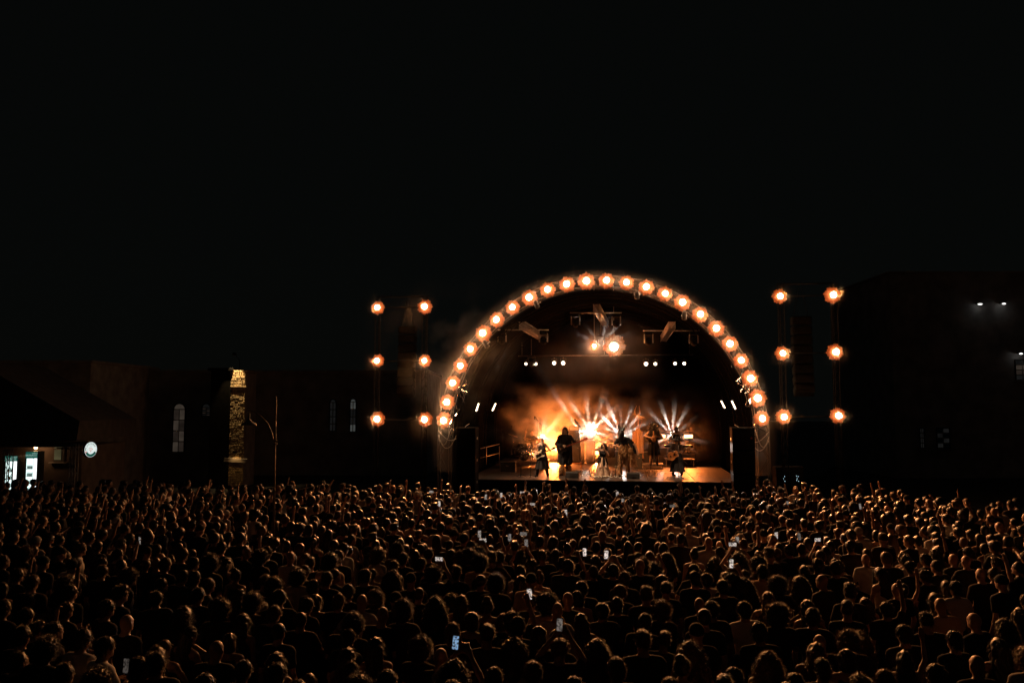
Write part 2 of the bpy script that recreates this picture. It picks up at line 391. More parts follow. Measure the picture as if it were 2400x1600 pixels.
def hair(kind, h=A(0, .015, 1.635), HR=np.eye(3), seed=1):
    H = lambda x, y, z: h + HR @ A(x, y, z); k = .03
    face = [cut(el(H(0, .125, -.035), (.07, .075, .085), .02, HR)), cut(el(H(0, .08, -.12), (.12, .11, .075), .02, HR))]
    lump = lambda a, f: (lambda x, y, z: a * (np.sin(f * x + 1.7 * seed) * np.sin(f * 1.1 * y + .6) * np.sin(f * .9 * z + 2) + .5 * np.sin(2.1 * f * x) * np.sin(1.9 * f * z + y * f)))
    st = None
    if kind == 'short':
        P = [el(H(0, -.012, .028), (.089, .108, .104), k, HR), el(H(0, -.05, -.03), (.07, .06, .07), k, HR)] + face; dp = lump(.009, 105); st = (900, .016, .04, .002, .8, .25, .002)
    elif kind == 'crop':
        P = [el(H(0, -.012, .026), (.083, .103, .1), k, HR), el(H(0, -.05, -.02), (.066, .056, .06), k, HR)] + face; dp = lump(.003, 150); st = (500, .006, .014, .0014, .9, .1, 0)
    elif kind == 'quiff':
        P = [el(H(0, -.012, .026), (.084, .103, .1), k, HR), el(H(0, .03, .1), (.065, .07, .04), k, HR), el(H(0, -.04, .09), (.065, .07, .04), k, HR)] + face; dp = lump(.007, 100); st = (600, .02, .045, .0016, .9, .1, .002)
    elif kind == 'curly':
        P = [el(H(0, -.015, .035), (.125, .135, .13), k, HR), el(H(0, -.06, -.05), (.11, .08, .09), k, HR)] + face; dp = lump(.014, 75); st = (1300, .03, .07, .0022, .9, .1, .012)
    elif kind == 'long':
        P = [el(H(0, -.012, .028), (.09, .11, .106), k, HR), rc(H(-.05, -.06, 0), h + A(-.085, -.1, -.34), .055, .05, .04), rc(H(.05, -.06, 0), h + A(.085, -.1, -.34), .055, .05, .04), rc(H(0, -.07, 0), h + A(0, -.12, -.38), .065, .055, .04)] + face
        dp = lambda x, y, z: .006 * np.sin(110 * x + 6 * np.sin(9 * z)) + .003 * np.sin(40 * z + 60 * y); st = (700, .03, .1, .0016, .35, .9, .002)
    elif kind == 'wavy':
        P = [el(H(0, -.015, .03), (.108, .12, .115), k, HR), rc(H(-.07, -.05, 0), h + A(-.15, -.08, -.30), .075, .085, .04), rc(H(.07, -.05, 0), h + A(.15, -.08, -.30), .075, .085, .04), rc(H(0, -.07, 0), h + A(0, -.13, -.36), .085, .09, .05)] + face
        dp = lump(.013, 62); st = (1500, .03, .09, .002, .7, .5, .01)
    elif kind == 'bob':
        P = [el(H(0, -.015, .025), (.1, .115, .108), k, HR), el(H(0, -.04, -.07), (.105, .085, .085), .04, HR)] + face; dp = lambda x, y, z: .005 * np.sin(120 * x + 5 * np.sin(11 * z)) + .003 * np.sin(90 * y); st = (600, .02, .05, .0016, .5, .7, .002)
    elif kind == 'bun':
        P = [el(H(0, -.012, .026), (.085, .105, .102), k, HR), el(H(0, -.055, .13), (.05, .05, .042), .02, HR), el(H(0, -.05, -.03), (.066, .056, .06), k, HR)] + face; dp = lump(.005, 110); st = (500, .012, .04, .0015, .8, .2, .003)
    elif kind == 'tail':
        P = [el(H(0, -.012, .026), (.085, .105, .102), k, HR), rc(H(0, -.11, .05), H(0, -.155, .03), .03, .035, .02), rc(H(0, -.155, .03), h + A(0, -.15, -.25), .036, .018, .03), el(H(0, -.05, -.03), (.066, .056, .06), k, HR)] + face; dp = lump(.004, 120); st = (500, .015, .06, .0015, .6, .7, .002)
    elif kind == 'cap':
        P = [el(H(0, -.01, .04), (.09, .108, .098), .02, HR), rc(H(-.035, .1, .045), H(.035, .1, .045), .012, .012, .03), rc(H(-.03, .15, .035), H(.03, .15, .035), .008, .008, .03), cut(el(H(0, .12, -.03), (.09, .08, .07), .01, HR)), cut(el(H(0, -.01, -.09), (.14, .14, .09), .01, HR))]; dp = None
    V, Q = sdf_mesh(P, .0105, dp); HBASE[0] = len(V)
    if st:
        sv, sf = strands(V, Q, *st[:7], zcut=h[2] - .3, seed=seed); Q = np.concatenate([Q, sf + len(V)]); V = np.concatenate([V, sv])
    return V, Q
SKIN = [(.3, .17, .12), (.36, .22, .155), (.24, .135, .085), (.33, .2, .14), (.18, .1, .065)]
HAIRC = [(.012, .009, .007), (.02, .013, .009), (.035, .02, .012), (.01, .008, .008), (.09, .045, .018), (.016, .011, .008)]
TOPC = [(.014, .014, .016), (.02, .02, .022), (.028, .018, .016), (.014, .018, .03), (.035, .033, .032), (.016, .022, .018)]
M_skin = mat_rand('skin', SKIN, .5, .45); M_hair = mat_rand('hair', HAIRC, .4, .45, transl=.2)
M_top = mat_rand('dark_fabric', TOPC, .92, .15); M_pants = mat_rand('trouser_denim', [(.02, .022, .03), (.012, .012, .013), (.03, .03, .04)], .9, .15)
M_lighttop = mat_rand('pale_fabric', [(.55, .53, .5), (.42, .4, .38), (.5, .36, .26)], .9, .15)
M_sskin = mat_rand('crowd_skin', SKIN, .5, .45, attr='pid'); M_shair = mat_rand('crowd_hair', HAIRC, .4, .45, transl=.2, attr='pid')
M_stop = mat_rand('crowd_fabric', TOPC + [(.4, .38, .36)], .92, .15, attr='pid')

POSES = {
 'down': pose(), 'slouch': pose(head=(.01, .03, 1.62), elL=(-.28, .02, 1.13), wrL=(-.1, .22, 1.05), elR=(.25, -.05, 1.12), wrR=(.22, .05, .89)),
 'front': pose(elL=(-.28, .1, 1.16), elR=(.28, .1, 1.16), wrL=(-.06, .3, 1.25), wrR=(.06, .3, 1.25)),
 'hips': pose(elL=(-.4, -.06, 1.16), elR=(.4, -.06, 1.16), wrL=(-.2, .04, 1.0), wrR=(.2, .04, 1.0)),
 'phone2': pose(elL=(-.27, .2, 1.5), elR=(.27, .2, 1.5), wrL=(-.075, .31, 1.76), wrR=(.075, .31, 1.76), shL=A(-.185, .01, 1.41), shR=A(.185, .01, 1.41), curl=.7),
 'phone1': pose(elR=(.29, .17, 1.56), wrR=(.2, .3, 1.8), shR=A(.185, .01, 1.415), curl=.7, elL=(-.28, .05, 1.14), wrL=(-.15, .2, 1.0)),
 'raise1': pose(elR=(.27, .06, 1.66), wrR=(.25, .1, 1.92), shR=A(.18, .0, 1.43), curl=.15),
 'fist1': pose(elR=(.33, .1, 1.6), wrR=(.27, .16, 1.86), shR=A(.18, .0, 1.43), curl=.95, elL=(-.27, .1, 1.15), wrL=(-.12, .26, 1.1)),
 'raise2': pose(elL=(-.33, .06, 1.63), wrL=(-.34, .12, 1.88), elR=(.33, .06, 1.63), wrR=(.34, .12, 1.88), shL=A(-.18, 0, 1.43), shR=A(.18, 0, 1.43), curl=.2),
}
TEMPL = {}
def make_template(pz, fem, sleeve, fat=0.0):
    body, top, pts, shoes, info = human(POSES[pz], fem, sleeve, fat)
    d = dict(pose=pz, info=info)
    for nm, P, c, dp, m in (('person', body, .0125, None, M_skin), ('shirt', top, .016, cloth_disp(.004), M_top), ('trousers', pts, .019, cloth_disp(.003), M_pants), ('shoeL', shoes[:2], .018, None, M_black), ('shoeR', shoes[2:], .018, None, M_black)):
        V, Q = sdf_mesh(P, c, dp); me = mesh(nm[:4] if nm[:4] == 'shoe' else nm, V, Q, True); me.materials.append(m); d[nm] = me
    return d
for pz in POSES: TEMPL[pz + '_m'] = make_template(pz, 0, 'tee', .012 if pz in ('hips', 'front') else 0)
for pz in ('down', 'front', 'phone2', 'phone1', 'raise1', 'raise2', 'slouch'): TEMPL[pz + '_f'] = make_template(pz, 1, 'tank')
HAIR = {}
HLOW = {}
for i, kd in enumerate(('short', 'crop', 'quiff', 'curly', 'long', 'wavy', 'bob', 'bun', 'tail', 'cap')):
    V, Q = hair(kd, seed=i + 1); me = mesh('hair' if kd != 'cap' else 'cap', V, Q, True); me.materials.append(M_top if kd == 'cap' else M_hair); HAIR[kd] = me
    nb = HBASE[0]; HLOW[kd] = mesh('hl_' + kd, V[:nb], Q[(Q < nb).all(1)], True)
# ------------------------------------------------------------------ ground
g = MB(); n_ = 24
for i in range(n_):
    for j in range(n_):
        x0, x1 = -150 + 300 * i / n_, -150 + 300 * (i + 1) / n_; y0, y1 = -60 + 300 * j / n_, -60 + 300 * (j + 1) / n_
        g.add([(x0, y0, 0), (x1, y0, 0), (x1, y1, 0), (x0, y1, 0)], [(0, 1, 2, 3)])
tag(g.build('ground', M_asphalt), 'dark asphalt ground of the open square under the crowd', 'ground', kind='structure')

# ------------------------------------------------------------------ stage
DZ = 1.5; FRONT = -0.6; DL, DR_, DBACK = -6.0, 5.9, 12.0
stage = empty('concert_stage', S(0, 0, 0), -YAW)          # local frame = stage frame
tag(stage, 'black concert stage with arched roof and boarded deck', 'stage')
def st(name, mb, m, smooth=False): return mb.build(name, m, stage, smooth)
M_curtain = mat('black_velvet', (0.004, 0.004, 0.004), 1.0, var=0.3, scale=9, spec=0.0)
nx, ny = 6, 12; bw = (DR_ - DL) / nx; bd = (DBACK - FRONT) / ny
pm = MB().box((0, 0, 0), (bw - .012, bd - .012, .04), ch=.004); p0 = pm.build('deck_panel', M_plank, stage)
for i in range(nx):
    for j in range(ny):
        o = p0 if i == j == 0 else p0.copy()
        if o is not p0: COL.objects.link(o); o.parent = stage
        o.location = (DL + bw * (i + .5), FRONT + bd * (j + .5), DZ - .02 + random.uniform(-.0015, .0015))
sk = MB()                                                   # pleated black skirt round the deck
def pleat(a, b, z0, z1, n):
    a = np.array(a); b = np.array(b); d = (b - a); nn = np.array([-d[1], d[0]]) / np.linalg.norm(d); V = []
    for i in range(n + 1):
        q = a + d * i / n + nn * .025 * sin(i * 2.1 + .5 * sin(i * .7))
        V += [(q[0], q[1], z0), (q[0], q[1], z1)]
    sk.add(V, [(2 * i, 2 * i + 2, 2 * i + 3, 2 * i + 1) for i in range(n)])
pleat((DL, FRONT + .03), (DR_, FRONT + .03), .01, DZ - .05, 160); pleat((DL + .03, DBACK), (DL + .03, FRONT), .01, DZ - .05, 120); pleat((DR_ - .03, FRONT), (DR_ - .03, DBACK), .01, DZ - .05, 120)
st('stage_skirt', sk, M_blackcloth)
sub = MB().box(((DL + DR_) / 2, (FRONT + DBACK) / 2, .7), (DR_ - DL - .3, DBACK - FRONT - .3, 1.38)); st('scaffold_base', sub, M_blackcloth)
# arch lamps: where they hang on the front truss
ARCH_PX = [(1018, 965), (1026, 923), (1041, 879), (1056, 839), (1077, 799), (1108, 764), (1142, 736), (1179, 709), (1216, 684), (1257, 663), (1302, 654), (1347, 646), (1393, 645), (1439, 648), (1485, 657), (1528, 674), (1569, 692), (1611, 719), (1645, 754), (1677, 789), (1703, 827), (1723, 869), (1740, 914), (1749, 961)]
LAMP_LY = -.45
AL = [atS(x * 1.0204, y * 1.0204, LAMP_LY) for x, y in ARCH_PX]
P_ = np.array([[p[0], p[2]] for p in AL]); M_ = np.c_[2 * P_, np.ones(len(P_))]
sol = np.linalg.lstsq(M_, (P_ ** 2).sum(1), rcond=None)[0]; AX, AZ = sol[0], sol[1]; AR = sqrt(sol[2] + AX ** 2 + AZ ** 2)
print('ARCH', AX, AZ, AR, np.abs(np.hypot(P_[:, 0] - AX, P_[:, 1] - AZ) - AR).max())
def arc(r, ly, n=48, foot=0.0, z0=None):
    pts = [(AX + r * cos(pi * i / n), ly, AZ + r * sin(pi * i / n)) for i in range(n + 1)]
    if foot is not None: pts = [(AX + r, ly, foot + (AZ - foot) * k / 4) for k in range(4)] + pts + [(AX - r, ly, AZ - (AZ - foot) * (k + 1) / 4) for k in range(4)]
    return pts
for (r, ly) in ((AR + .24, -.24), (AR - .24, -.24), (AR + .24, .24), (AR - .24, .24)):
    st('arch_chord', MB().tube(arc(r, ly), .026, 8), M_truss, True)
lc = MB(); N = 92
outer, inner, outb, innb = [arc(AR + s * .24, ly, 80) for s, ly in ((1, -.24), (-1, -.24), (1, .24), (-1, .24))]
for i in range(len(outer) - 1):
    for a, b in ((outer, inner), (outb, innb), (outer, outb), (inner, innb)):
        lc.tube([a[i], b[i + 1]] if i % 2 else [b[i], a[i + 1]], .011, 4)
o = st('truss_lacing', lc, M_dark); o['kind'] = 'stuff'
RIB = AR - .42
for ly in (1.0, 4.2, 7.6, 11.2):
    for dr in (0, -.13):
        st('roof_rib', MB().tube(arc(RIB + dr, ly, 40, DZ if ly > 0 else 0), .022, 6), M_dark, True)
    cl = MB(); a = arc(RIB, ly, 40, DZ); b = arc(RIB - .13, ly, 40, DZ)
    for i in range(0, len(a), 2): cl.tube([a[i], b[i]], .014, 4)
    o = st('rib_clamps', cl, M_dark); o['kind'] = 'stuff'
vm = MB(); n = 36; L = 8; V = []
for j in range(L + 1):
    for i in range(n + 1):
        ly = .45 + (12.4 - .45) * j / L; rr = AR - .3 + (.03 * sin(i * 1.7) if j % 2 else 0)
        V.append((AX + rr * cos(pi * i / n), ly, AZ + rr * sin(pi * i / n)))
for j in range(L + 1):                                      # straight sides down to the deck
    ly = .45 + (12.4 - .45) * j / L; V.append((AX + AR - .3, ly, .05)); V.append((AX - AR + .3, ly, .05))
Fv = [(j * (n + 1) + i, j * (n + 1) + i + 1, (j + 1) * (n + 1) + i + 1, (j + 1) * (n + 1) + i) for j in range(L) for i in range(n)]
b0 = (L + 1) * (n + 1)
for j in range(L):
    Fv.append((j * (n + 1), (j + 1) * (n + 1), b0 + 2 * (j + 1), b0 + 2 * j)); Fv.append((j * (n + 1) + n, b0 + 2 * j + 1, b0 + 2 * (j + 1) + 1, (j + 1) * (n + 1) + n))
vm.add(V, Fv); st('roof_membrane', vm, M_curtain, True)
bk = MB(); V = []                                           # back curtain in folds
for i in range(141):
    x = -6.9 + 13.8 * i / 140; y = 12.1; top = AZ + sqrt(max((AR - .35) ** 2 - (x - AX) ** 2, .01))
    V += [(x, y, DZ - .1), (x, y, top)]
bk.add(V, [(2 * i, 2 * i + 2, 2 * i + 3, 2 * i + 1) for i in range(140)]); st('back_curtain', bk, M_curtain, True)
for sx in (-1, 1):                                          # cable loops and foil-wrapped bundles on the arch legs
    for k, (dr, z, w) in enumerate(((-.5, 3.1, .9), (-.35, 2.75, .6), (-.1, 2.9, .5))):
        x0 = AX + sx * (AR + .2); pts = [(x0 + sx * dr * t - sx * w * t, -.4, z + .5 - .5 * sin(pi * min(t * 1.1, 1)) + .3 * t * t) for t in np.linspace(0, 1, 10)]
        st('cable_loop', MB().tube(pts, .014, 5), M_alu, True)
    cr = MB(); g_ = np.random.default_rng(3 + sx)
    for a0, a1 in ((.22, .42), (.05, .12)):
        for m in range(7):
            an = g_.uniform(a0, a1); p = np.array([AX + sx * (AR - .28 - g_.uniform(0, .18)) * cos(an), -.32, AZ + (AR - .3) * sin(an)]); pts = [p]
            for q in range(5): p = p + g_.normal(0, .09, 3) * np.array([1, .3, 1.6]) + np.array([0, 0, -.05]); pts.append(p)
            cr.tube(pts, [.012, .03, .022, .034, .02, .01], 4)
    o = st('foil_wrapped_cable', cr, M_chrome); o['kind'] = 'stuff'
    for (dx, dy) in ((-.24, -.24), (.24, -.24), (-.24, .24), (.24, .24)): st('base_plate', MB().box((AX + sx * AR + dx, dy, .04), (.16, .16, .08), ch=.01), M_steel)
# ------------------------------------------------------------------ big amber lamps
def amber_mat():
    m = mat('amber_glow_dish', (.27, .085, .024), .7, 0.0, var=.15, scale=25); return m
M_amber = amber_mat()  # amber tone of the dish added to imitate lens glare
M_bulb = emis('hot_filament', (1.0, .68, .42), 60.0)
def lamp_proto(R=.345, bulb=.125, name='arch_lamp'):
    root = empty(name)
    V = []; Fc = []; K = 112; rings = [.02, .1, .16, .2, .24, .28, .315, R]
    for i, r in enumerate(rings):
        for k in range(K):
            a = 2 * pi * k / K; fl = .012 * (r / R) * cos(28 * a) + .006 * (r / R) * cos(9 * a + 1); rr = r * (1 + (.06 * cos(16 * a) + .06 * cos(7 * a + 1) if i == len(rings) - 1 else 0))
            V.append((rr * cos(a), .03 + .115 * (r / R) ** 2 + fl, rr * sin(a)))
    for i in range(len(rings) - 1):
        for k in range(K): l = (k + 1) % K; Fc.append((i * K + k, i * K + l, (i + 1) * K + l, (i + 1) * K + k))
    MB().add(V, Fc).build('glow_dish', M_amber, root, True)  # dish added round the bulb to imitate glare, rim scalloped like rays
    MB().lathe([(.05, 0), (.1, .03), (R * .55, .09), (R * .62, .16), (R * .5, .24), (.08, .3)], 24, (0, .17, 0), rotx(-pi / 2)).build('housing', M_black, root, True)
    MB().tube([(-R * .7, .18, 0), (-R * .7, .3, 0), (0, .42, 0), (R * .7, .3, 0), (R * .7, .18, 0)], .02, 6).build('yoke', M_steel, root)
    bl = MB().sphere((0, -.03, 0), (bulb, bulb * .5, bulb), 20, 12).build('bulb', M_bulb, root, True)
    return root
def spot(name, energy, size_deg, blend, color, radius=.1):
    d = bpy.data.lights.new(name, 'SPOT'); d.energy = energy; d.spot_size = radians(size_deg); d.spot_blend = blend; d.color = color
    d.shadow_soft_size = radius; return d
def aim(o, p, target):
    o.location = p; v = Vector(np.array(target, float) - np.array(p, float)); o.rotation_euler = v.to_track_quat('-Z', 'Y').to_euler()
LAMPW = 1180.0
LD_arch = spot('lamp_beam', LAMPW, 74, 1.0, (1.0, .375, .115), .12)
LD_tower = spot('lamp_beam', LAMPW * .6, 74, 1.0, (1.0, .375, .115), .12)
LD_glow = bpy.data.lights.new('lamp_glow', 'POINT'); LD_glow.energy = 20; LD_glow.color = (1.0, .34, .095); LD_glow.shadow_soft_size = .1
LD_star = LD_glow.copy(); LD_star.energy = 45
ORD = ['first', 'second', 'third', 'fourth', 'fifth', 'sixth', 'seventh', 'eighth', 'ninth', 'tenth', 'eleventh', 'twelfth', 'thirteenth', 'fourteenth', 'fifteenth', 'sixteenth', 'seventeenth', 'eighteenth', 'nineteenth', 'twentieth', 'twenty-first', 'twenty-second', 'twenty-third', 'twenty-fourth']
proto = lamp_proto(); protos = []
lamps = []
for i, p in enumerate(AL):
    an = atan2(p[2] - AZ, p[0] - AX); q = (AX + AR * cos(an), LAMP_LY, AZ + AR * sin(an))
    lamps.append((S(*q), -YAW, 'glowing amber lamp on the stage arch, %s from its left foot' % ORD[i] if i < 12 else 'glowing amber lamp on the stage arch, %s from its right foot' % ORD[23 - i], 'lamps along the stage arch', LD_arch, 'arch_lamp'))
TLY = {'left': .2, 'right': -1.6}
TOW = {'left': [(867, 706), (975, 704), (866, 828), (975, 828), (866, 962), (975, 963)], 'right': [(1792, 680), (1914, 677), (1798, 811), (1920, 808), (1801, 957), (1926, 954)]}
for sd, pts in TOW.items():
    for i, (x, y) in enumerate(pts):
        q = atS(x * 1.0204, y * 1.0204, TLY[sd]); nm = ('top', 'middle', 'bottom')[i // 2] + (' inner' if (i % 2 == 1) == (sd == 'left') else ' outer')
        lamps.append((S(*q), -YAW, 'glowing amber lamp, %s one on the tower %s of the stage' % (nm, sd), 'lamps on the side towers', LD_tower, 'tower_lamp'))
for i, (p, rz, lb, gr, LD, nm) in enumerate(lamps):
    o = proto if i == 0 else None
    srcc = proto
    if i > 0:
        o = proto.copy(); COL.objects.link(o)
        for ch in proto.children:
            if ch.type == 'MESH': c = ch.copy(); COL.objects.link(c); c.parent = o
    o.name = nm; o.location = p; o.rotation_euler = (0, 0, rz); tag(o, lb, 'lamp', gr)
    k_ = (.9 if 'tower' in nm else 1.0) * random.uniform(.9, 1.1); o.scale = (k_, k_, k_); o.rotation_euler = (random.uniform(-.06, .06), random.uniform(0, 6.28), rz + random.uniform(-.1, .1))
    l = bpy.data.objects.new('lamp_beam', LD); link(l, o); l.location = (0, -.22, 0); e_ = o.rotation_euler.copy(); l.rotation_euler = (e_.to_matrix().inverted() @ Matrix.Rotation({'arch': .1}.get(nm[:4], -.32 if 'left' in lb else .14), 3, 'Z') @ Matrix.Rotation(-pi / 2 + .22, 3, 'X')).to_euler()
    l = bpy.data.objects.new('lamp_glow', LD_glow); link(l, o); l.location = (0, -.2, 0)
# towers that carry the side lamps
for sd, pts in TOW.items():
    q = [atS(x * 1.0204, y * 1.0204, TLY[sd] + .45) for x, y in pts]
    tw = empty('lamp_tower', S(0, 0, 0), -YAW); tag(tw, 'dark scaffold tower carrying six amber lamps %s of the stage' % sd, 'tower')
    ly = TLY[sd] + .45; zt = max(p[2] for p in q) + .5
    for col in (0, 1):
        x = np.mean([q[k][0] for k in (col, col + 2, col + 4)])
        for dx, dy in ((-.12, 0), (.12, 0), (0, .2)): MB().tube([(x + dx, ly + dy, 0), (x + dx, ly + dy, zt)], .024, 6).build('upright', M_dark, tw, True)
        br = MB()
        for k in range(int(zt / .4)):
            z = .2 + k * .4; br.tube([(x - .12, ly, z), (x + .12, ly, z + .4)], .009, 4); br.tube([(x + .12, ly, z), (x, ly + .2, z + .4)], .009, 4)
        o = br.build('bracing', M_dark, tw); o['kind'] = 'stuff'
        MB().box((x, ly + .1, .03), (.7, .7, .06), ch=.01).build('base_plate', M_dark, tw)
    for row in (0, 1, 2):
        a, b = q[row * 2], q[row * 2 + 1]; MB().tube([(a[0] - .3, ly - .03, a[2] - .02), (b[0] + .3, ly - .03, b[2] - .02)], .026, 6).build('crossbar', M_dark, tw, True)
    xm = (q[0][0] + q[1][0]) / 2; la = empty('line_array', S(xm, ly + 1.1, 4.2), -YAW); tag(la, 'black hanging line array of loudspeakers between the lamps %s of the stage' % sd, 'loudspeaker')
    for k in range(8):
        a_ = .05 * k; cb = MB().box((0, -.04 * k * k * .12 + .12, 4.1 - .42 * k), (.8, .5, .36), rotx(-.012 * k * k), ch=.03).build('cabinet', M_dark, la)
        MB().box((0, -.04 * k * k * .12 - .14, 4.1 - .42 * k), (.7, .02, .28), rotx(-.012 * k * k), ch=.006).build('grille', M_dark, la)
    for s_ in (-1, 1): MB().tube([(s_ * .3, .12, 4.28), (s_ * .05, .12, zt - 4.2)], .012, 5).build('hoist_chain', M_dark, la)
    MB().tube([(q[0][0], ly, zt - .02), (q[1][0], ly, zt - .02)], .03, 6).build('top_beam', M_dark, tw, True)

# ------------------------------------------------------------------ rigging under the roof
def truss_run(a, b, w=.29):
    a = np.array(a, float); b = np.array(b, float); root = empty('roof_truss', S(0, 0, 0), -YAW); d = b - a; Lg = np.linalg.norm(d); d /= Lg
    u = np.cross(d, [0, 0, 1]); u /= np.linalg.norm(u); v = np.cross(u, d)
    for su, sv in ((-1, -1), (1, -1), (1, 1), (-1, 1)):
        o_ = (u * su + v * sv) * w / 2; MB().tube([a + o_, b + o_], .025, 6).build('chord', M_alu, root, True)
    lc = MB(); k = int(Lg / .35)
    for i in range(k):
        p0, p1 = a + d * Lg * i / k, a + d * Lg * (i + 1) / k
        for (s0, s1) in (((-1, -1), (1, -1)), ((1, -1), (1, 1)), ((1, 1), (-1, 1)), ((-1, 1), (-1, -1))):
            f = lambda s: (u * s[0] + v * s[1]) * w / 2
            lc.tube([p0 + f(s0), p1 + f(s1)], .01, 4); lc.tube([p0 + f(s0), p0 + f(s1)], .01, 4)
    o = lc.build('lacing', M_alu, root); o['kind'] = 'stuff'; return root
for nm, (x0, y0), (x1, y1), by, bx0, bx1 in (('left', (1224, 762), (1275, 821), 773, 1164, 1286), ('middle', (1398, 721), (1420, 776), 733, 1336, 1457), ('right', (1575, 762), (1555, 822), 775, 1507, 1639)):
    a = atS(x0, y0, 1.6); b = atS(x1, y1, 9.0); t = truss_run(a, (b[0], 9.0, a[2])); tag(t, 'square aluminium truss running back under the %s of the stage roof' % nm, 'truss')
    bar = empty('light_bar', S(0, 0, 0), -YAW); tag(bar, 'dark cross pipe with hanging fixtures under the %s roof truss' % nm, 'light bar')
    p, q = atS(bx0, by, 1.5), atS(bx1, by, 1.5); MB().tube([p, q], .028, 6).build('pipe', M_alu, bar, True)
    for e, sg in ((p, 1), (q, -1)):
        c = e + np.array([sg * .25, 0, 0])
        MB().box(c + np.array([0, 0, -.12]), (.34, .26, .16), ch=.02).build('fixture_base', M_dark, bar)
        [MB().box(c + np.array([s * .19, 0, -.36]), (.05, .12, .4), ch=.01).build('fixture_arm', M_steel, bar) for s in (-1, 1)]
        MB().lathe([(.05, -.2), (.13, -.16), (.15, 0), (.14, .16), (.12, .2)], 16, c + np.array([0, 0, -.5]), rotx(1.1)).build('fixture_head', M_dark, bar, True)
# small front-facing spots in two rows of four
M_lens = emis('spot_lens', (1.0, .8, .58), 7.0)
M_bigbulb = emis('star_lens', (1.0, .66, .4), 12.0)
def small_lamp(p, r, label, m, energy, target, grp, col=(1, .75, .5), cone=70, name='stage_spotlight'):
    root = empty(name, (0, 0, 0)); tag(root, label, 'spotlight', grp)
    root.location = S(*p); d = Vector(np.array(S(*target)) - np.array(S(*p))); root.rotation_euler = d.to_track_quat('-Y', 'Z').to_euler()
    MB().lathe([(r * .6, .3), (r * 1.1, .22), (r * 1.25, .05), (r * 1.25, -.06), (r * 1.1, -.06)], 20, (0, 0, 0), rotx(-pi / 2)).build('can', M_black, root, True)
    if name == 'star_spotlight':
        for ch in proto.children:
            if ch.type == 'MESH' and ch.name.split('.')[0] in ('glow_dish', 'bulb'): c = ch.copy(); COL.objects.link(c); c.parent = root; c.scale = (r / .15,) * 3; c.location = (0, -.08, 0)  # same added glare dish, scaled up for the star spotlights
    else: MB().sphere((0, -.05, 0), (r, r * .4, r), 16, 10).build('lens', m, root, True)
    MB().tube([(-r * 1.3, .1, 0), (-r * 1.4, .1, r * 2), (r * 1.4, .1, r * 2), (r * 1.3, .1, 0)], .012, 5).build('bracket', M_steel, root)
    MB().box((0, .12, r * 2.25), (.06, .06, r * .6), ch=.008).build('hook_clamp', M_steel, root)
    if name == 'star_spotlight': l = bpy.data.objects.new('lamp_glow', LD_star); link(l, root); l.location = (0, -.42, 0)
    if energy > 0:
        l = bpy.data.objects.new('spot_beam', spot('spot_beam', energy, cone, .7, col, r)); link(l, root); l.location = (0, -.3 if name == 'star_spotlight' else -.16, 0); l.rotation_euler = (-pi / 2, 0, 0)
    return root
back = empty('rear_pipe', S(0, 0, 0), -YAW); tag(back, 'black pipe across the rear stage holding small spotlights', 'pipe')
for i, (x, y, r) in enumerate(((1233, 852, .075), (1256, 852, .08), (1299, 850, .1), (1320, 850, .105), (1514, 852, .105), (1536, 852, .085), (1582, 851, .085), (1603.5, 851, .085))):
    p = atS(x, y, 8.0); small_lamp(p, r, 'small warm spotlight on the rear pipe, %s from the left' % ORD[i], M_lens, 25, (p[0], -12, 1.2), 'spotlights on the rear pipe', (1, .72, .45), 60)
a = atS(1215, 846, 8.15); b = atS(1625, 846, 8.15); zz = a[2] + .28
MB().tube([(a[0], 8.15, zz), (b[0], 8.15, zz)], .03, 6).build('pipe', M_steel, back, True)
for x in (a[0] + .2, (a[0] + b[0]) / 2, b[0] - .2): MB().tube([(x, 8.15, zz), (x, 8.15, zz + 2.1)], .012, 5).build('hanger', M_steel, back)
p = atS(1439, 811, 6.0); small_lamp(p, .25, 'large dazzling amber spotlight hanging in the middle of the stage roof', M_bigbulb, 150, (p[0] - 1, -14, 1.5), None, (1, .6, .32), 60, 'star_spotlight')
MB().tube([p + np.array([0, .12, .5]), p + np.array([0, .12, 3.2])], .02, 6).build('hanger', M_steel, back)
p = atS(1393, 809, 6.0); small_lamp(p, .1, 'medium amber spotlight just left of the dazzling one', M_bigbulb, 80, (p[0] - 1, -14, 1.5), None, (1, .65, .4), 60, 'star_spotlight')
MB().tube([p + np.array([0, .12, .3]), p + np.array([0, .12, 3.3])], .02, 6).build('hanger', M_steel, back)
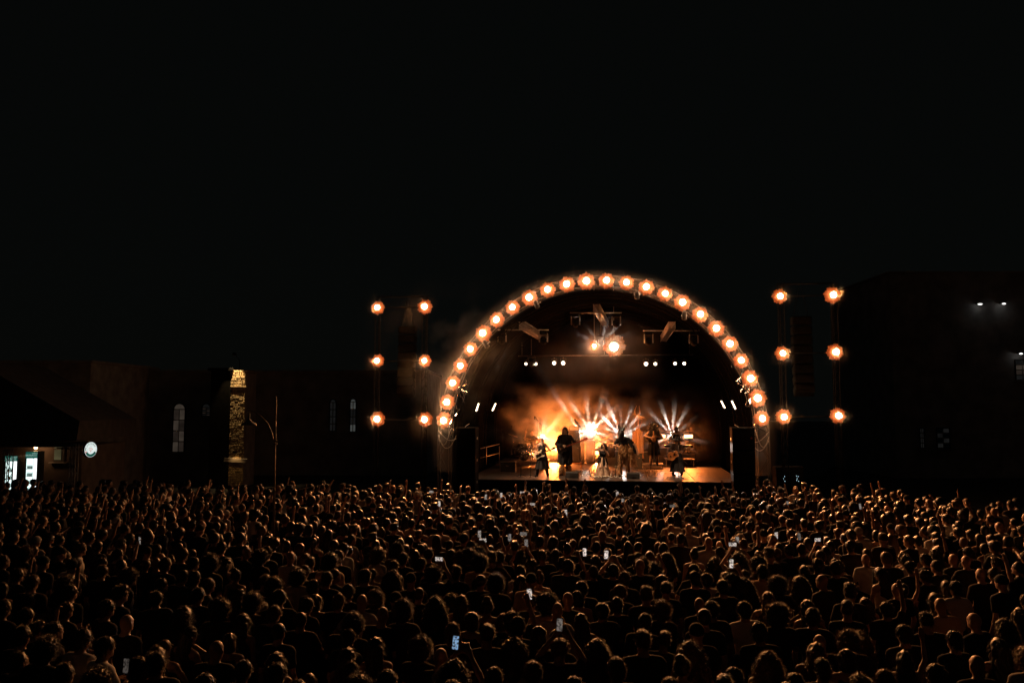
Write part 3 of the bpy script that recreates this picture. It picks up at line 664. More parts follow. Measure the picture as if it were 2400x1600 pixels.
# ------------------------------------------------------------------ light tubes on the ribs
M_tube = emis('tube_light', (1.0, .78, .55), 5.0)
for lb, (x0, y0), (x1, y1), ly, E in (('outer left', (1122, 945), (1116, 963), .8, 0), ('inner left', (1162, 945), (1154, 962), 4.0, 3600), ('inner right', (1690, 939), (1699, 956), 4.0, 0), ('outer right', (1715, 939), (1724, 958), .8, 0)):
    a = atS(x0, y0, ly); b = atS(x1, y1, ly); t = empty('tube_light', S(0, 0, 0), -YAW); tag(t, 'slanted white tube light, %s one on the stage ribs' % lb, 'tube light')
    MB().tube([a, b], .03, 8).build('tube', M_tube, t, True); d = (b - a) * .08
    for e, s in ((a, -1), (b, 1)): MB().tube([e, e + d * s], .04, 8).build('end_cap', M_black, t)
    MB().box((a + b) / 2 + np.array([0, .07, 0]), (.05, .06, abs(a[2] - b[2]) * .8)).build('bracket', M_steel, t)
    if E:
        l = bpy.data.objects.new('tube_beam', spot('tube_beam', E, 62, .6, (1, .24, .045), .08)); link(l); aim(l, S(*((a + b) / 2 + np.array([.12, 0, 0]))), S(a[0] + 5.5, 7.5, 2.0)); 
        mw = l.matrix_basis.copy(); l.parent = t; l.matrix_parent_inverse = Matrix.LocRotScale(Vector(S(0, 0, 0)), Matrix.Rotation(-YAW, 3, 'Z'), None).inverted()
# ------------------------------------------------------------------ moving heads with petal gobos at the back of the stage
M_gobolens = emis('gobo_lens', (1.0, .86, .72), 30.0)
def gobo_light(name, energy, cone, N, r0, r1, color, duty=.35, ph=0.0, core=0.0):
    d = spot(name, energy, cone, .15, color, .05); d.use_nodes = True; n = d.node_tree.nodes; l = d.node_tree.links
    e = n['Emission']; tc = n.new('ShaderNodeTexCoord'); sx = n.new('ShaderNodeSeparateXYZ'); l.new(tc.outputs['Normal'], sx.inputs[0])
    def mth(op, a, b=None, c=None):
        q = n.new('ShaderNodeMath'); q.operation = op
        for i, v in enumerate((a, b, c)):
            if v is None: continue
            if isinstance(v, (int, float)): q.inputs[i].default_value = v
            else: l.new(v, q.inputs[i])
        return q.outputs[0]
    z = mth('ABSOLUTE', sx.outputs[2]); x = mth('DIVIDE', sx.outputs[0], z); y = mth('DIVIDE', sx.outputs[1], z)
    rho = mth('SQRT', mth('ADD', mth('MULTIPLY', x, x), mth('MULTIPLY', y, y))); phi = mth('ARCTAN2', y, x)
    c1 = mth('COSINE', mth('ADD', mth('MULTIPLY', phi, float(N)), ph)); c2 = mth('COSINE', mth('ADD', mth('MULTIPLY', phi, 5.0), ph * 2 + 1))
    def ss(v, a, b, inv=False):
        q = n.new('ShaderNodeMapRange'); q.interpolation_type = 'SMOOTHSTEP'; q.inputs[1].default_value = a; q.inputs[2].default_value = b
        q.inputs[3].default_value = 1.0 if inv else 0.0; q.inputs[4].default_value = 0.0 if inv else 1.0; l.new(v, q.inputs[0]); return q.outputs[0]
    pet = ss(c1, 1 - 2 * duty, 1 - duty * .9); ring = mth('MULTIPLY', ss(rho, r0 * .8, r0 * 1.1), ss(rho, r1 * .9, r1 * 1.1, True))
    c3 = mth('COSINE', mth('ADD', mth('MULTIPLY', phi, 3.0), ph * 5 + .7)); mod = mth('MAXIMUM', mth('ADD', mth('ADD', mth('MULTIPLY', c2, .35), mth('MULTIPLY', c3, .4)), .5), .06); v = mth('MULTIPLY', mth('MULTIPLY', pet, ring), mod)
    v = mth('MULTIPLY', v, mth('ADD', mth('MULTIPLY', ss(y, -.2, -.02), .9), .1))      # added dimming of the lower beams, keeps white patches off the deck
    if core > 0: v = mth('ADD', v, mth('MULTIPLY', ss(rho, 0.0, core, True), .6))
    l.new(v, e.inputs[1]); return d
def moving_head(px, py, ly, label, energy, N, r0, r1, col=(1, .86, .74), ph=0., core=0., aimz=0.0, lens=True, duty=.35, hang=False, tgt=None):
    p = atS(px, py, ly); root = empty('moving_head_light', S(*p), -YAW); tag(root, label, 'stage light', 'moving head lights')
    sg = 1 if hang else -1
    MB().box((0, .1, sg * .42), (.36, .3, .14), ch=.02).build('base', M_black, root)
    [MB().box((s * .2, .1, sg * .2), (.05, .14, .42), ch=.012).build('yoke_arm', M_black, root) for s in (-1, 1)]
    MB().lathe([(.06, .3), (.12, .24), (.14, 0), (.135, -.06), (.12, -.06)], 18, (0, 0, 0), rotx(-pi / 2)).build('head', M_black, root, True)
    if lens: MB().sphere((0, -.045, 0), (.1, .04, .1), 14, 8).build('lens', M_gobolens, root, True)
    if not hang and p[2] - .49 > DZ + .06:
        MB().box((0, .1, (DZ - p[2] - .49) / 2), (.42, .4, p[2] - .49 - DZ - .004), ch=.015).build('pedestal', M_blackcloth, root)
    else:
        if hang: MB().tube([(0, .1, .49), (0, .1, 1.4)], .02, 6).build('hanger', M_steel, root)
    cone = math.degrees(2 * math.atan(r1 * 1.15)); l = bpy.data.objects.new('gobo_beam', gobo_light('gobo_beam', energy, cone, N, r0, r1, col, duty, ph, core))
    link(l, root); w = np.array(tgt if tgt is not None else (0, 0, CAMZ + aimz)) - S(*p); R = rotz(YAW) @ w
    l.location = (0, -.12, 0); l.rotation_euler = Vector(R).to_track_quat('-Z', 'Y').to_euler()
    return root
moving_head(1384, 1010, 9.5, 'moving head light with a blinding white burst right of the amplifier stack', 5200, 13, .16, .42, (1, .8, .62), core=.22)
moving_head(1272, 1024, 9.5, 'moving head light glaring between the drummer and the tall robed bassist', 2200, 11, .1, .42, (1, .6, .32), core=.15)
moving_head(1457, 1018, 9.5, 'moving head light fanning white petals behind the shaggy horned performer', 10000, 16, .22, .36, (1, .88, .8), ph=.6)
moving_head(1575, 1020, 9.5, 'moving head light fanning white rays behind the man in the vest', 10000, 15, .16, .36, (1, .86, .76), ph=.2)
moving_head(1245, 853, 7.6, 'hanging moving head throwing thin rays to the left', 900, 9, .12, .5, (1, .9, .85), hang=True, lens=False, tgt=S(-12, 1.5, 6.0), duty=.25)
moving_head(1408, 806, 5.6, 'hanging moving head fanning pale petals round the amber spotlights', 4200, 13, .26, .44, (1, .88, .82), hang=True, lens=False, ph=1.0)
moving_head(1362, 1016, 9.7, 'moving head light throwing one long pale beam up towards the roof', 12000, 3, .0, .05, (1, .86, .78), tgt=S(-3.2, 3.0, 6.6), lens=False, core=.05, duty=.2)
moving_head(1328, 1030, 9.9, 'moving head light throwing a low pale beam across the stage behind the bassist', 9000, 3, .0, .05, (1, .8, .66), tgt=S(-4.6, 3.0, 4.9), lens=False, core=.05, duty=.2)
# orange wash lights
def wash(px, py, ly, w, h, label, energy, tgt, cone=110, m=None, col=(1, .21, .035)):
    p = atS(px, py, ly); root = empty('wash_light', S(*p), -YAW); tag(root, label, 'wash light')
    MB().box((0, .07, 0), (w + .08, .1, h + .08), ch=.02).build('housing', M_black, root)
    MB().box((0, .01, 0), (w, .03, h), ch=.01).build('lens_panel', m, root)
    MB().tube([(-w / 2, .1, 0), (-w / 2 - .08, .12, -h), (w / 2 + .08, .12, -h), (w / 2, .1, 0)], .014, 5).build('bracket', M_steel, root)
    hgt = p[2] - DZ - h
    if hgt > .1: MB().tube([(0, .12, -h), (0, .12, -h - hgt + .03)], .022, 6).build('stand', M_black, root); MB().box((0, .12, -p[2] + DZ + .02), (.4, .4, .03), ch=.008).build('stand_base', M_black, root)
    l = bpy.data.objects.new('wash_beam', spot('wash_beam', energy, cone, .8, col, .1)); link(l, root); R = rotz(YAW) @ (S(*tgt) - S(*p))
    l.location = (0, -.12, 0); l.rotation_euler = Vector(R).to_track_quat('-Z', 'Y').to_euler(); return root
M_bar = emis('bar_lens', (1.0, .5, .2), 6.0)
wash(1613.5, 1022, 9.0, .45, .17, 'glowing orange rectangular wash light right of the man in the vest', 1000, (4.6, -2, .2), 100, M_bar)
wash(1555.5, 1022, 9.0, .16, .16, 'small square orange wash light right of the long black hair', 260, (3, -4, 1), 110, M_bar)
wash(1300, 1052, 10.6, .4, .16, 'orange wash light low behind the drum kit', 4200, (-2.2, 4, 3.0), 140, M_bar)
wash(1395, 1060, 10.6, .4, .16, 'orange wash light low behind the singer', 2600, (-.6, 0, 1.2), 140, M_bar)
# front spots on the arch legs that pick out the players
for sd, an, tgt, E, cn, cl_ in (('left shoulder', 2.45, (-2.6, .8, 2.3), 3600, 26, (1, .6, .33)), ('upper left part', 2.0, (.2, .8, 2.2), 3800, 24, (1, .6, .33)), ('right shoulder', .95, (3.6, 1.0, 2.2), 3800, 22, (1, .56, .3)), ('upper right part', 1.3, (1.68, 5.6, 3.3), 7000, 18, (1, .36, .1))):
    small_lamp((AX + (AR - .55) * cos(an), -.55, AZ + (AR - .55) * sin(an)), .09, 'narrow spotlight under the %s of the arch, aimed at the players' % sd, M_black, E, tgt, None, cl_, cn, 'side_spotlight')
# ------------------------------------------------------------------ smoke
def smoke(name, lo, hi, dens, aniso, scale, t0, t1, label, soft=.5, stretch=(1, 1, 1), col=(.95, .93, .9), xr=None):
    lo = np.array(lo, float); hi = np.array(hi, float); c = (lo + hi) / 2
    m = bpy.data.materials.new(name); m.use_nodes = True; n = m.node_tree.nodes; l = m.node_tree.links; n.remove(n['Principled BSDF'])
    v = n.new('ShaderNodeVolumePrincipled'); v.inputs['Color'].default_value = (*col, 1); v.inputs['Anisotropy'].default_value = aniso
    tc = n.new('ShaderNodeTexCoord'); mp = n.new('ShaderNodeMapping'); mp.inputs['Scale'].default_value = stretch; nz = n.new('ShaderNodeTexNoise')
    nz.inputs['Scale'].default_value = scale; nz.inputs['Detail'].default_value = 3; nz.inputs['Roughness'].default_value = .55
    l.new(tc.outputs['Object'], mp.inputs[0]); l.new(mp.outputs[0], nz.inputs['Vector'])
    mr = n.new('ShaderNodeMapRange'); mr.inputs[1].default_value = t0; mr.inputs[2].default_value = t1; l.new(nz.outputs[0], mr.inputs[0]); cur = mr.outputs[0]
    sp = n.new('ShaderNodeSeparateXYZ'); l.new(tc.outputs['Generated'], sp.inputs[0])
    for i in range(3):
        a = n.new('ShaderNodeMath'); a.operation = 'SUBTRACT'; l.new(sp.outputs[i], a.inputs[0]); a.inputs[1].default_value = .5
        b = n.new('ShaderNodeMath'); b.operation = 'ABSOLUTE'; l.new(a.outputs[0], b.inputs[0])
        q = n.new('ShaderNodeMapRange'); q.interpolation_type = 'SMOOTHSTEP'; q.inputs[1].default_value = .5; q.inputs[2].default_value = .5 - soft / 2; l.new(b.outputs[0], q.inputs[0])
        k = n.new('ShaderNodeMath'); k.operation = 'MULTIPLY'; l.new(cur, k.inputs[0]); l.new(q.outputs[0], k.inputs[1]); cur = k.outputs[0]
    if xr:
        q = n.new('ShaderNodeMapRange'); q.interpolation_type = 'SMOOTHSTEP'; q.inputs[1].default_value = xr[0]; q.inputs[2].default_value = xr[1]; q.inputs[3].default_value = 1.0; q.inputs[4].default_value = xr[2]
        l.new(sp.outputs[0], q.inputs[0]); k = n.new('ShaderNodeMath'); k.operation = 'MULTIPLY'; l.new(cur, k.inputs[0]); l.new(q.outputs[0], k.inputs[1]); cur = k.outputs[0]
    k = n.new('ShaderNodeMath'); k.operation = 'MULTIPLY'; l.new(cur, k.inputs[0]); k.inputs[1].default_value = dens; l.new(k.outputs[0], v.inputs['Density'])
    l.new(v.outputs[0], n['Material Output'].inputs['Volume'])
    o = MB().box((0, 0, 0), tuple(hi - lo)).build(name, m); o.location = S(*c); o.rotation_euler = (0, 0, -YAW)
    return tag(o, label, 'smoke', kind='stuff')
smoke('stage_smoke', (-6.2, 3.6, DZ + .01), (6.0, 11.9, 6.0), .34, .5, .8, .42, .62, 'orange lit smoke drifting across the back of the stage', soft=.75, stretch=(1, .7, 1.3), xr=(.36, .6, .17))
smoke('roof_smoke', (-4.6, 1.2, 5.2), (3.4, 7.0, 9.4), .035, .5, .5, .42, .68, 'wisps of smoke hanging under the stage roof', soft=.8)
smoke('arch_smoke', (-10.6, -2.6, 2.4), (-2.4, -.1, 10.6), .06, .3, .6, .46, .7, 'thin smoke blowing past the left side of the arch', soft=1.0)
# haze added only close round the lamps, stands in for their lens glow
def lamp_halo(name, lo, hi, D, w, kind, par, label):
    m = bpy.data.materials.new(name); m.use_nodes = True; n = m.node_tree.nodes; l = m.node_tree.links; n.remove(n['Principled BSDF']); v = n.new('ShaderNodeVolumePrincipled')
    v.inputs['Anisotropy'].default_value = .2; v.inputs['Color'].default_value = (1, .9, .82, 1); l.new(v.outputs[0], n['Material Output'].inputs['Volume'])
    tc = n.new('ShaderNodeTexCoord'); sp = n.new('ShaderNodeSeparateXYZ'); l.new(tc.outputs['Object'], sp.inputs[0])
    def M(op, a, b=None):
        q = n.new('ShaderNodeMath'); q.operation = op
        for i, x in enumerate((a, b)):
            if x is None: continue
            if isinstance(x, (int, float)): q.inputs[i].default_value = x
            else: l.new(x, q.inputs[i])
        return q.outputs[0]
    y = M('SUBTRACT', sp.outputs[1], par[-1]); y2 = M('MULTIPLY', y, y)
    if kind == 'arch':
        x = M('SUBTRACT', sp.outputs[0], par[0]); z = M('SUBTRACT', sp.outputs[2], par[1]); r = M('SUBTRACT', M('SQRT', M('ADD', M('MULTIPLY', x, x), M('MULTIPLY', z, z))), par[2])
        r2 = M('MULTIPLY', r, r)
    else:
        x = M('SUBTRACT', M('ABSOLUTE', M('SUBTRACT', sp.outputs[0], par[0])), par[1]); r2 = M('MULTIPLY', x, x)
    if kind == 'tower': z = M('SUBTRACT', M('FLOORED_MODULO', M('SUBTRACT', sp.outputs[2], par[2] - par[3] / 2), par[3]), par[3] / 2); r2 = M('ADD', r2, M('MULTIPLY', z, z))
    d2 = M('ADD', r2, y2); e = M('MULTIPLY', M('EXPONENT', M('MULTIPLY', d2, -1.0 / (w * w))), D); l.new(e, v.inputs['Density'])
    lo = np.array(lo, float); hi = np.array(hi, float); b_ = MB().box((lo + hi) / 2, tuple(hi - lo)); m.cycles.volume_step_rate = .16
    o = b_.build(name, m); o.location = S(0, 0, 0); o.rotation_euler = (0, 0, -YAW); return tag(o, label, 'haze', kind='stuff')
lamp_halo('lamp_halo', (AX - AR - 1.3, -1.6, 1.8), (AX + AR + 1.3, .2, AZ + AR + 1.3), .17, .28, 'arch', (AX, AZ, AR, LAMP_LY - .2), 'haze added along the lamp arch for the glow of its lamps')
for sd, pts in TOW.items():
    q = [atS(x * 1.0204, y * 1.0204, TLY[sd]) for x, y in pts]; xc = (q[2][0] + q[3][0]) / 2; hw = (q[3][0] - q[2][0]) / 2
    zs = [(q[k][2] + q[k + 1][2]) / 2 for k in (4, 2, 0)]; spc = (zs[2] - zs[0]) / 2
    lamp_halo('tower_halo', (xc - hw - .9, TLY[sd] - 1.0, zs[0] - .9), (xc + hw + .9, TLY[sd] + .4, zs[2] + .9), .17, .26, 'tower', (xc, hw, zs[0], spc, TLY[sd] - .2), 'haze added round the lamps of the %s tower for their glow' % sd)
pA, pB = atS(1393, 809, 6.0), atS(1439, 811, 6.0); xc = (pA[0] + pB[0]) / 2; hw = (pB[0] - pA[0]) / 2
lamp_halo('spotlight_halo', (xc - hw - 1.2, 4.6, pB[2] - 1.2), (xc + hw + 1.2, 6.2, pB[2] + 1.2), .4, .42, 'tower', (xc, hw, pB[2], 6.0, 5.55), 'haze added round the two amber spotlights under the roof for their glow')
# ------------------------------------------------------------------ players
PL = {}
M_pskin = mat('lit_skin', (.42, .27, .19), .5, var=.12, scale=20); M_tattoo = mat('tattooed_skin', (.3, .19, .14), .5, var=.55, scale=30)
M_pblack = mat('black_garment', (.014, .014, .016), .9, var=.3, scale=14, spec=.15); M_phair = mat('black_hair', (.012, .01, .009), .4, var=.3, scale=40, transl=.15)
M_grey = mat('grey_beard', (.42, .36, .3), .7, var=.25, scale=50); M_fur = mat('brown_fur', (.36, .2, .09), .85, var=.6, scale=22, transl=.15)
M_burlap = mat('tan_burlap', (.38, .2, .085), .9, var=.35, scale=30, bump=.4, transl=.25); M_bone = mat('old_bone', (.42, .28, .15), .6, var=.3, scale=14)
M_pale = mat('pale_cloth', (.5, .36, .27), .8, var=.35, scale=16, transl=.15); M_red = mat('red_lacquer', (.3, .04, .02), .3, var=.2)
M_cream = mat('cream_lacquer', (.68, .62, .52), .25, var=.08); M_spruce = mat('orange_spruce', (.52, .22, .07), .3, var=.2, scale=12); M_ink = mat('black_lacquer', (.012, .012, .012), .2, var=.2)
def put(px, pyf, z0, pyt=None, h=1.76, turn=0.0):
    """world place, turn and scale of a player from where feet and head top stand in the photo"""
    w = atZ(px, pyf, z0); sc = 1.0
    if pyt is not None: sc = (atY(px, pyt, w[1])[2] - z0) / h
    return (w, pi - YAW + turn, sc)
def setx(o, T): o.location = T[0]; o.rotation_euler = (0, 0, T[1]); o.scale = (T[2],) * 3; return o
def player(T, J, label, fem=0, sleeve='tee', fat=0, skin=None, top=None, pants=None, hairk=None, hairm=None, shoes=True, cell=.0125):
    body, tp, pt, sh, info = human(J, fem, sleeve, fat)
    def mm(nm, P, c, dp, m): V, Q = sdf_mesh(P, c, dp); me = mesh(nm, V, Q, True); me.materials.append(m); return me
    o = setx(obj('person', mm('person', body, cell, None, skin or M_pskin)), T); tag(o, label, 'person', 'band members on stage')
    if top: obj('top', mm('top', tp, .015, cloth_disp(.004), top), None, o)
    if pants: obj('trousers', mm('trousers', pt, .017, cloth_disp(.003), pants), None, o)
    if shoes: obj('boot', mm('boot', sh[:2], .016, None, M_ink), None, o); obj('boot', mm('boot', sh[2:], .016, None, M_ink), None, o)
    if hairk:
        V, Q = hair(hairk, J['head'], J['hr'], seed=5); obj('hair', mesh('hair', V, Q, True), hairm or M_phair, o)
    return o
def skirt(parent, prof, m, name='skirt', rip=.09, nr=11, c=(0, 0, 0), ell=.85, n=72):
    return MB().lathe(prof, n, c, None, rip, nr, .4, ell, False).build(name, m, parent, True)
def guitar(T, body_c, tip, outline, thick, m_body, m_neck, label, hole=False, guard=None, name='guitar', strings=4):
    c = A(*body_c); t = A(*tip); ax = t - c; L = np.linalg.norm(ax); ax /= L; nrm = A(0, 1, 0) - ax * ax[1]; nrm /= np.linalg.norm(nrm); sd = np.cross(nrm, ax)
    R = np.stack([ax, nrm, sd], 1)                      # local x along neck, y out of the front, z across
    o = setx(empty(name), T); tag(o, label, 'guitar', None)
    W = lambda V: np.array(V) @ R.T + c
    mb = MB(); mb.prism(outline, -thick / 2, thick / 2); mb.v = [tuple(p) for p in W(mb.v)]; bo = mb.build('body', m_body, o)
    mb = MB(); mb.box((L * .5 + .05, thick / 2 + .004, 0), (L - .1, .022, .048), ch=.006); mb.v = [tuple(p) for p in W(mb.v)]; mb.build('neck', m_neck, o)
    mb = MB(); mb.prism([(L - .02, -.028), (L + .16, -.045), (L + .19, .01), (L + .14, .05), (L - .02, .028)], thick / 2 - .012, thick / 2 + .008); mb.v = [tuple(p) for p in W(mb.v)]; mb.build('headstock', m_neck, o)
    for k in range(6):
        mb = MB(); mb.tube([(L + .03 + .022 * k, thick / 2, (.03 + .001 * k) * (1 if k % 2 else -1)), (L + .03 + .022 * k, thick / 2, (.075) * (1 if k % 2 else -1))], .008, 5); mb.v = [tuple(p) for p in W(mb.v)]; mb.build('tuning_peg', M_chrome, o)
    mb = MB(); mb.box((-.14, thick / 2 + .008, 0), (.05, .016, .09), ch=.004); mb.v = [tuple(p) for p in W(mb.v)]; mb.build('bridge', M_chrome if not hole else M_ink, o)
    if hole: mb = MB(); mb.lathe([(.05, thick / 2 + .001), (.052, thick / 2 + .003)], 20, (0, 0, 0), np.array([[1, 0, 0], [0, 0, 1], [0, 1, 0]])); mb.v = [tuple(p) for p in W(mb.v + A(.06, 0, 0))]; mb.build('sound_hole', M_ink, o)
    if guard: mb = MB(); mb.prism(guard, thick / 2 + .001, thick / 2 + .006); mb.v = [tuple(p) for p in W(mb.v)]; mb.build('pickguard', M_ink, o)
    for k in range(2):
        if not hole: mb = MB(); mb.box((-.05 + .09 * k, thick / 2 + .01, 0), (.03, .012, .075), ch=.003); mb.v = [tuple(p) for p in W(mb.v)]; mb.build('pickup', M_ink, o)
    for k in range(strings):
        zz = (k - (strings - 1) / 2) * .009; mb = MB(); mb.tube([(-.14, thick / 2 + .018, zz * 1.3), (L, thick / 2 + .018, zz)], .0015, 3); mb.v = [tuple(p) for p in W(mb.v)]; mb.build('string', M_chrome, o)
    a = W([(-.24, 0, 0), (L * .25, 0, .0)]); mb = MB(); mb.tube([a[0], A(.15, -.14, 1.28), A(-.05, -.13, 1.46), A(-.16, .04, 1.44), a[1]], .018, 5); mb.build('strap', M_pblack, o)
    return o
EL_OUT = [(-.26, -.10), (-.27, .02), (-.24, .13), (-.14, .165), (-.03, .125), (.06, .12), (.15, .16), (.19, .13), (.12, .075), (.1, .03), (.1, -.03), (.13, -.075), (.22, -.12), (.17, -.165), (.05, -.13), (-.03, -.135), (-.14, -.18), (-.22, -.16)]
EL_GD = [(-.18, -.12), (-.16, .02), (-.02, .05), (.09, .05), (.1, -.03), (.11, -.09), (.02, -.1), (-.08, -.11)]
AC_OUT = [(-.27, 0), (-.25, .12), (-.17, .195), (-.06, .19), (.03, .135), (.11, .135), (.19, .15), (.235, .1), (.245, 0), (.235, -.1), (.19, -.15), (.11, -.135), (.03, -.135), (-.06, -.19), (-.17, -.195), (-.25, -.12)]

# 1  bald bearded guitarist
T = put(1271, 1117, DZ, 1023.5, turn=-.15); HRt = rotz(.25) @ rotx(-.12)
J = pose(elR=(.33, -.02, 1.13), wrR=(.12, .27, 1.06), elL=(-.36, .04, 1.17), wrL=(-.42, .25, 1.2), hr=HRt, knL=(-.17, .03, .5), knR=(.17, .03, .5), anL=(-.24, -.02, .09), anR=(.24, -.02, .09), toL=(-.3, .12, .035), toR=(.3, .12, .035), curl=.7)
g1 = player(T, J, 'bald bearded guitarist in black vest and long black skirt', sleeve='tank', skin=M_tattoo, top=M_pblack, pants=M_pblack)
skirt(g1, [(.16, 1.06), (.19, .95), (.23, .75), (.3, .45), (.33, .36)], M_pblack)
V, Q = sdf_mesh([el(J['head'] + HRt @ A(0, .085, -.1), (.04, .03, .05), .02), el(J['head'] + HRt @ A(0, .09, -.19), (.026, .022, .1), .03)], .009, lambda x, y, z: .004 * np.sin(120 * x) * np.sin(70 * z)); obj('beard', mesh('beard', V, Q, True), M_grey, g1)
guitar(T, (.08, .2, 1.0), (-.5, .26, 1.24), EL_OUT, .045, M_cream, M_ink, 'cream electric guitar with black pickguard held by the bald guitarist', guard=EL_GD, name='electric_guitar', strings=6)
# 3  tall robed bassist
T = put(1325, 1114, DZ, 1000.5, turn=.2)
J = pose(elR=(.33, 0, 1.14), wrR=(.1, .27, 1.1), elL=(-.34, .08, 1.2), wrL=(-.38, .27, 1.26), hr=rotz(-.35), curl=.75)
b3 = player(T, J, 'tall hooded bassist in a dark ragged robe by the amplifiers', top=M_pblack, pants=M_fur, sleeve='long', hairk='long')
skirt(b3, [(.1, 1.49), (.2, 1.4), (.225, 1.15), (.235, .8), (.25, .5), (.21, .4)], M_pblack, 'robe', .13, 9)
V, Q = sdf_mesh([rc((-.12, 0, .3), (-.13, 0, .06), .1, .12, .05), rc((.12, 0, .3), (.13, 0, .06), .1, .12, .05)], .014, lambda x, y, z: .012 * np.sin(60 * x + 20 * z) * np.sin(45 * z + 30 * y)); sv, sf = strands(V, Q, 900, .04, .09, .004, .5, .8, 0, seed=3)
obj('fur_gaiters', mesh('fur_gaiters', np.concatenate([V, sv]), np.concatenate([Q, sf + len(V)]), True), M_fur, b3)
guitar(T, (.08, .24, 1.03), (-.62, .27, 1.3), EL_OUT, .045, M_ink, M_red, 'dark bass guitar with reddish neck held by the tall hooded bassist', name='bass_guitar')
# 4  singer
T = put(1413, 1114.5, DZ, 1040, h=1.53, turn=.12); dz = A(0, 0, -.21); HRt = rotz(-.3) @ roty(.2) @ rotx(.15)
J0 = pose(); J = pose(**{k: J0[k] + dz for k in ('chest', 'belly', 'pel', 'hipL', 'hipR')}, head=J0['head'] + A(-.06, 0, -.21), hr=HRt, nb=J0['nb'] + A(-.03, 0, -.21), shL=J0['shL'] + A(-.01, 0, -.22), shR=J0['shR'] + A(0, 0, -.17),
         elR=(.4, .05, 1.27), wrR=(.2, .2, 1.33), elL=(-.27, .16, 1.0), wrL=(-.08, .24, 1.26), knL=(-.13, .22, .42), knR=(.13, .22, .42), curl=.75)
s4 = player(T, J, 'singer with big black curls, pale arms, black bodice and long pale skirt', fem=1, sleeve='tank', top=M_pblack, hairk='wavy', shoes=False)
skirt(s4, [(.15, .9), (.18, .75), (.24, .5), (.33, .1), (.36, .012)], M_pale, 'skirt', .16, 9, ell=.9)
skirt(s4, [(.165, .88), (.2, .72), (.22, .6), (.2, .45)], M_pblack, 'overskirt', .22, 7)
mc = setx(empty('microphone'), T); tag(mc, 'handheld microphone at the mouth of the singer', 'microphone'); hw = J['head'] + HRt @ A(0, .15, -.06)
MB().tube([hw + A(-.02, .02, -.16), hw + A(0, 0, -.02)], [.013, .018], 10).build('handle', M_ink, mc, True); MB().sphere(hw + A(.002, 0, .0), .027, 12, 8).build('grille', M_chrome, mc, True)
# 5  shaggy horned performer
T = put(1462, 1118, DZ, 1006, h=1.78, turn=-.25); HRt = rotx(-.25) @ rotz(-.3)
J = pose(elL=(-.45, .05, 1.2), wrL=(-.55, .12, .98), elR=(.36, .1, 1.15), wrR=(.2, .3, 1.2), head=(.06, .08, 1.6), hr=HRt, shL=(-.2, .0, 1.4), shR=(.2, .0, 1.38), anL=(-.2, -.02, .09), anR=(.13, -.02, .09), toL=(-.24, .12, .035), knL=(-.15, .04, .5))
f5 = player(T, J, 'shaggy costumed performer with a horned black mask and brown fur', fat=.0, top=M_pblack)
body, tp, pt, sh, info = human(J, 0, 'long', .06)
V, Q = sdf_mesh([el((0, 0, 1.02), (.19, .16, .3), .06), el((0, .02, .8), (.185, .16, .18), .06), rc((-.09, 0, .8), (-.18, 0, .12), .09, .07, .03), rc((.09, 0, .8), (.14, 0, .12), .09, .07, .03)], .015, lambda x, y, z: .02 * np.sin(38 * x + 5 * z) * np.sin(30 * z) + .01 * np.sin(70 * x + 40 * y)); sv, sf = strands(V, Q, 2200, .03, .075, .005, .2, 1.0, 0, seed=4)
obj('fur_suit', mesh('fur_suit', np.concatenate([V, sv]), np.concatenate([Q, sf + len(V)]), True), M_fur, f5)
V, Q = sdf_mesh([el((0, -.05, 1.33), (.2, .13, .2), .06), rc((-.17, 0, 1.38), (-.4, .02, 1.12), .075, .085, .05), rc((-.4, .02, 1.12), (-.46, .04, .95), .085, .07, .05), el((0, -.12, 1.1), (.17, .08, .3), .05)], .016, cloth_disp(.008)); obj('cape', mesh('cape', V, Q, True), M_pblack, f5)
V, Q = sdf_mesh([rc((-.3, .02, 1.0), (-.36, .05, .45), .1, .06, .05), rc((-.36, 0, 1.1), (-.4, .02, .6), .08, .05, .05)], .016, cloth_disp(.012, 50)); sv, sf = strands(V, Q, 700, .05, .14, .005, .3, 1, 0, seed=6); obj('fur_mantle', mesh('fur_mantle', np.concatenate([V, sv]), np.concatenate([Q, sf + len(V)]), True), M_burlap, f5)
h = J['head']; V, Q = sdf_mesh([el(h + HRt @ A(0, 0, .02), (.11, .13, .13), .03), rc(h + HRt @ A(0, .1, -.03), h + HRt @ A(0, .22, -.1), .07, .045, .04), el(h + A(0, -.05, -.15), (.14, .12, .15), .04)], .013, lambda x, y, z: .006 * np.sin(80 * x) * np.sin(70 * z)); mk = obj('mask', mesh('mask', V, Q, True), M_phair, f5)
for s in (-1, 1): MB().tube([h + HRt @ A(s * .06, 0, .12), h + HRt @ A(s * .12, -.03, .2), h + HRt @ A(s * .13, -.05, .3), h + HRt @ A(s * .08, -.04, .38)], [.028, .024, .016, .004], 8).build('horn', M_ink, mk, True)
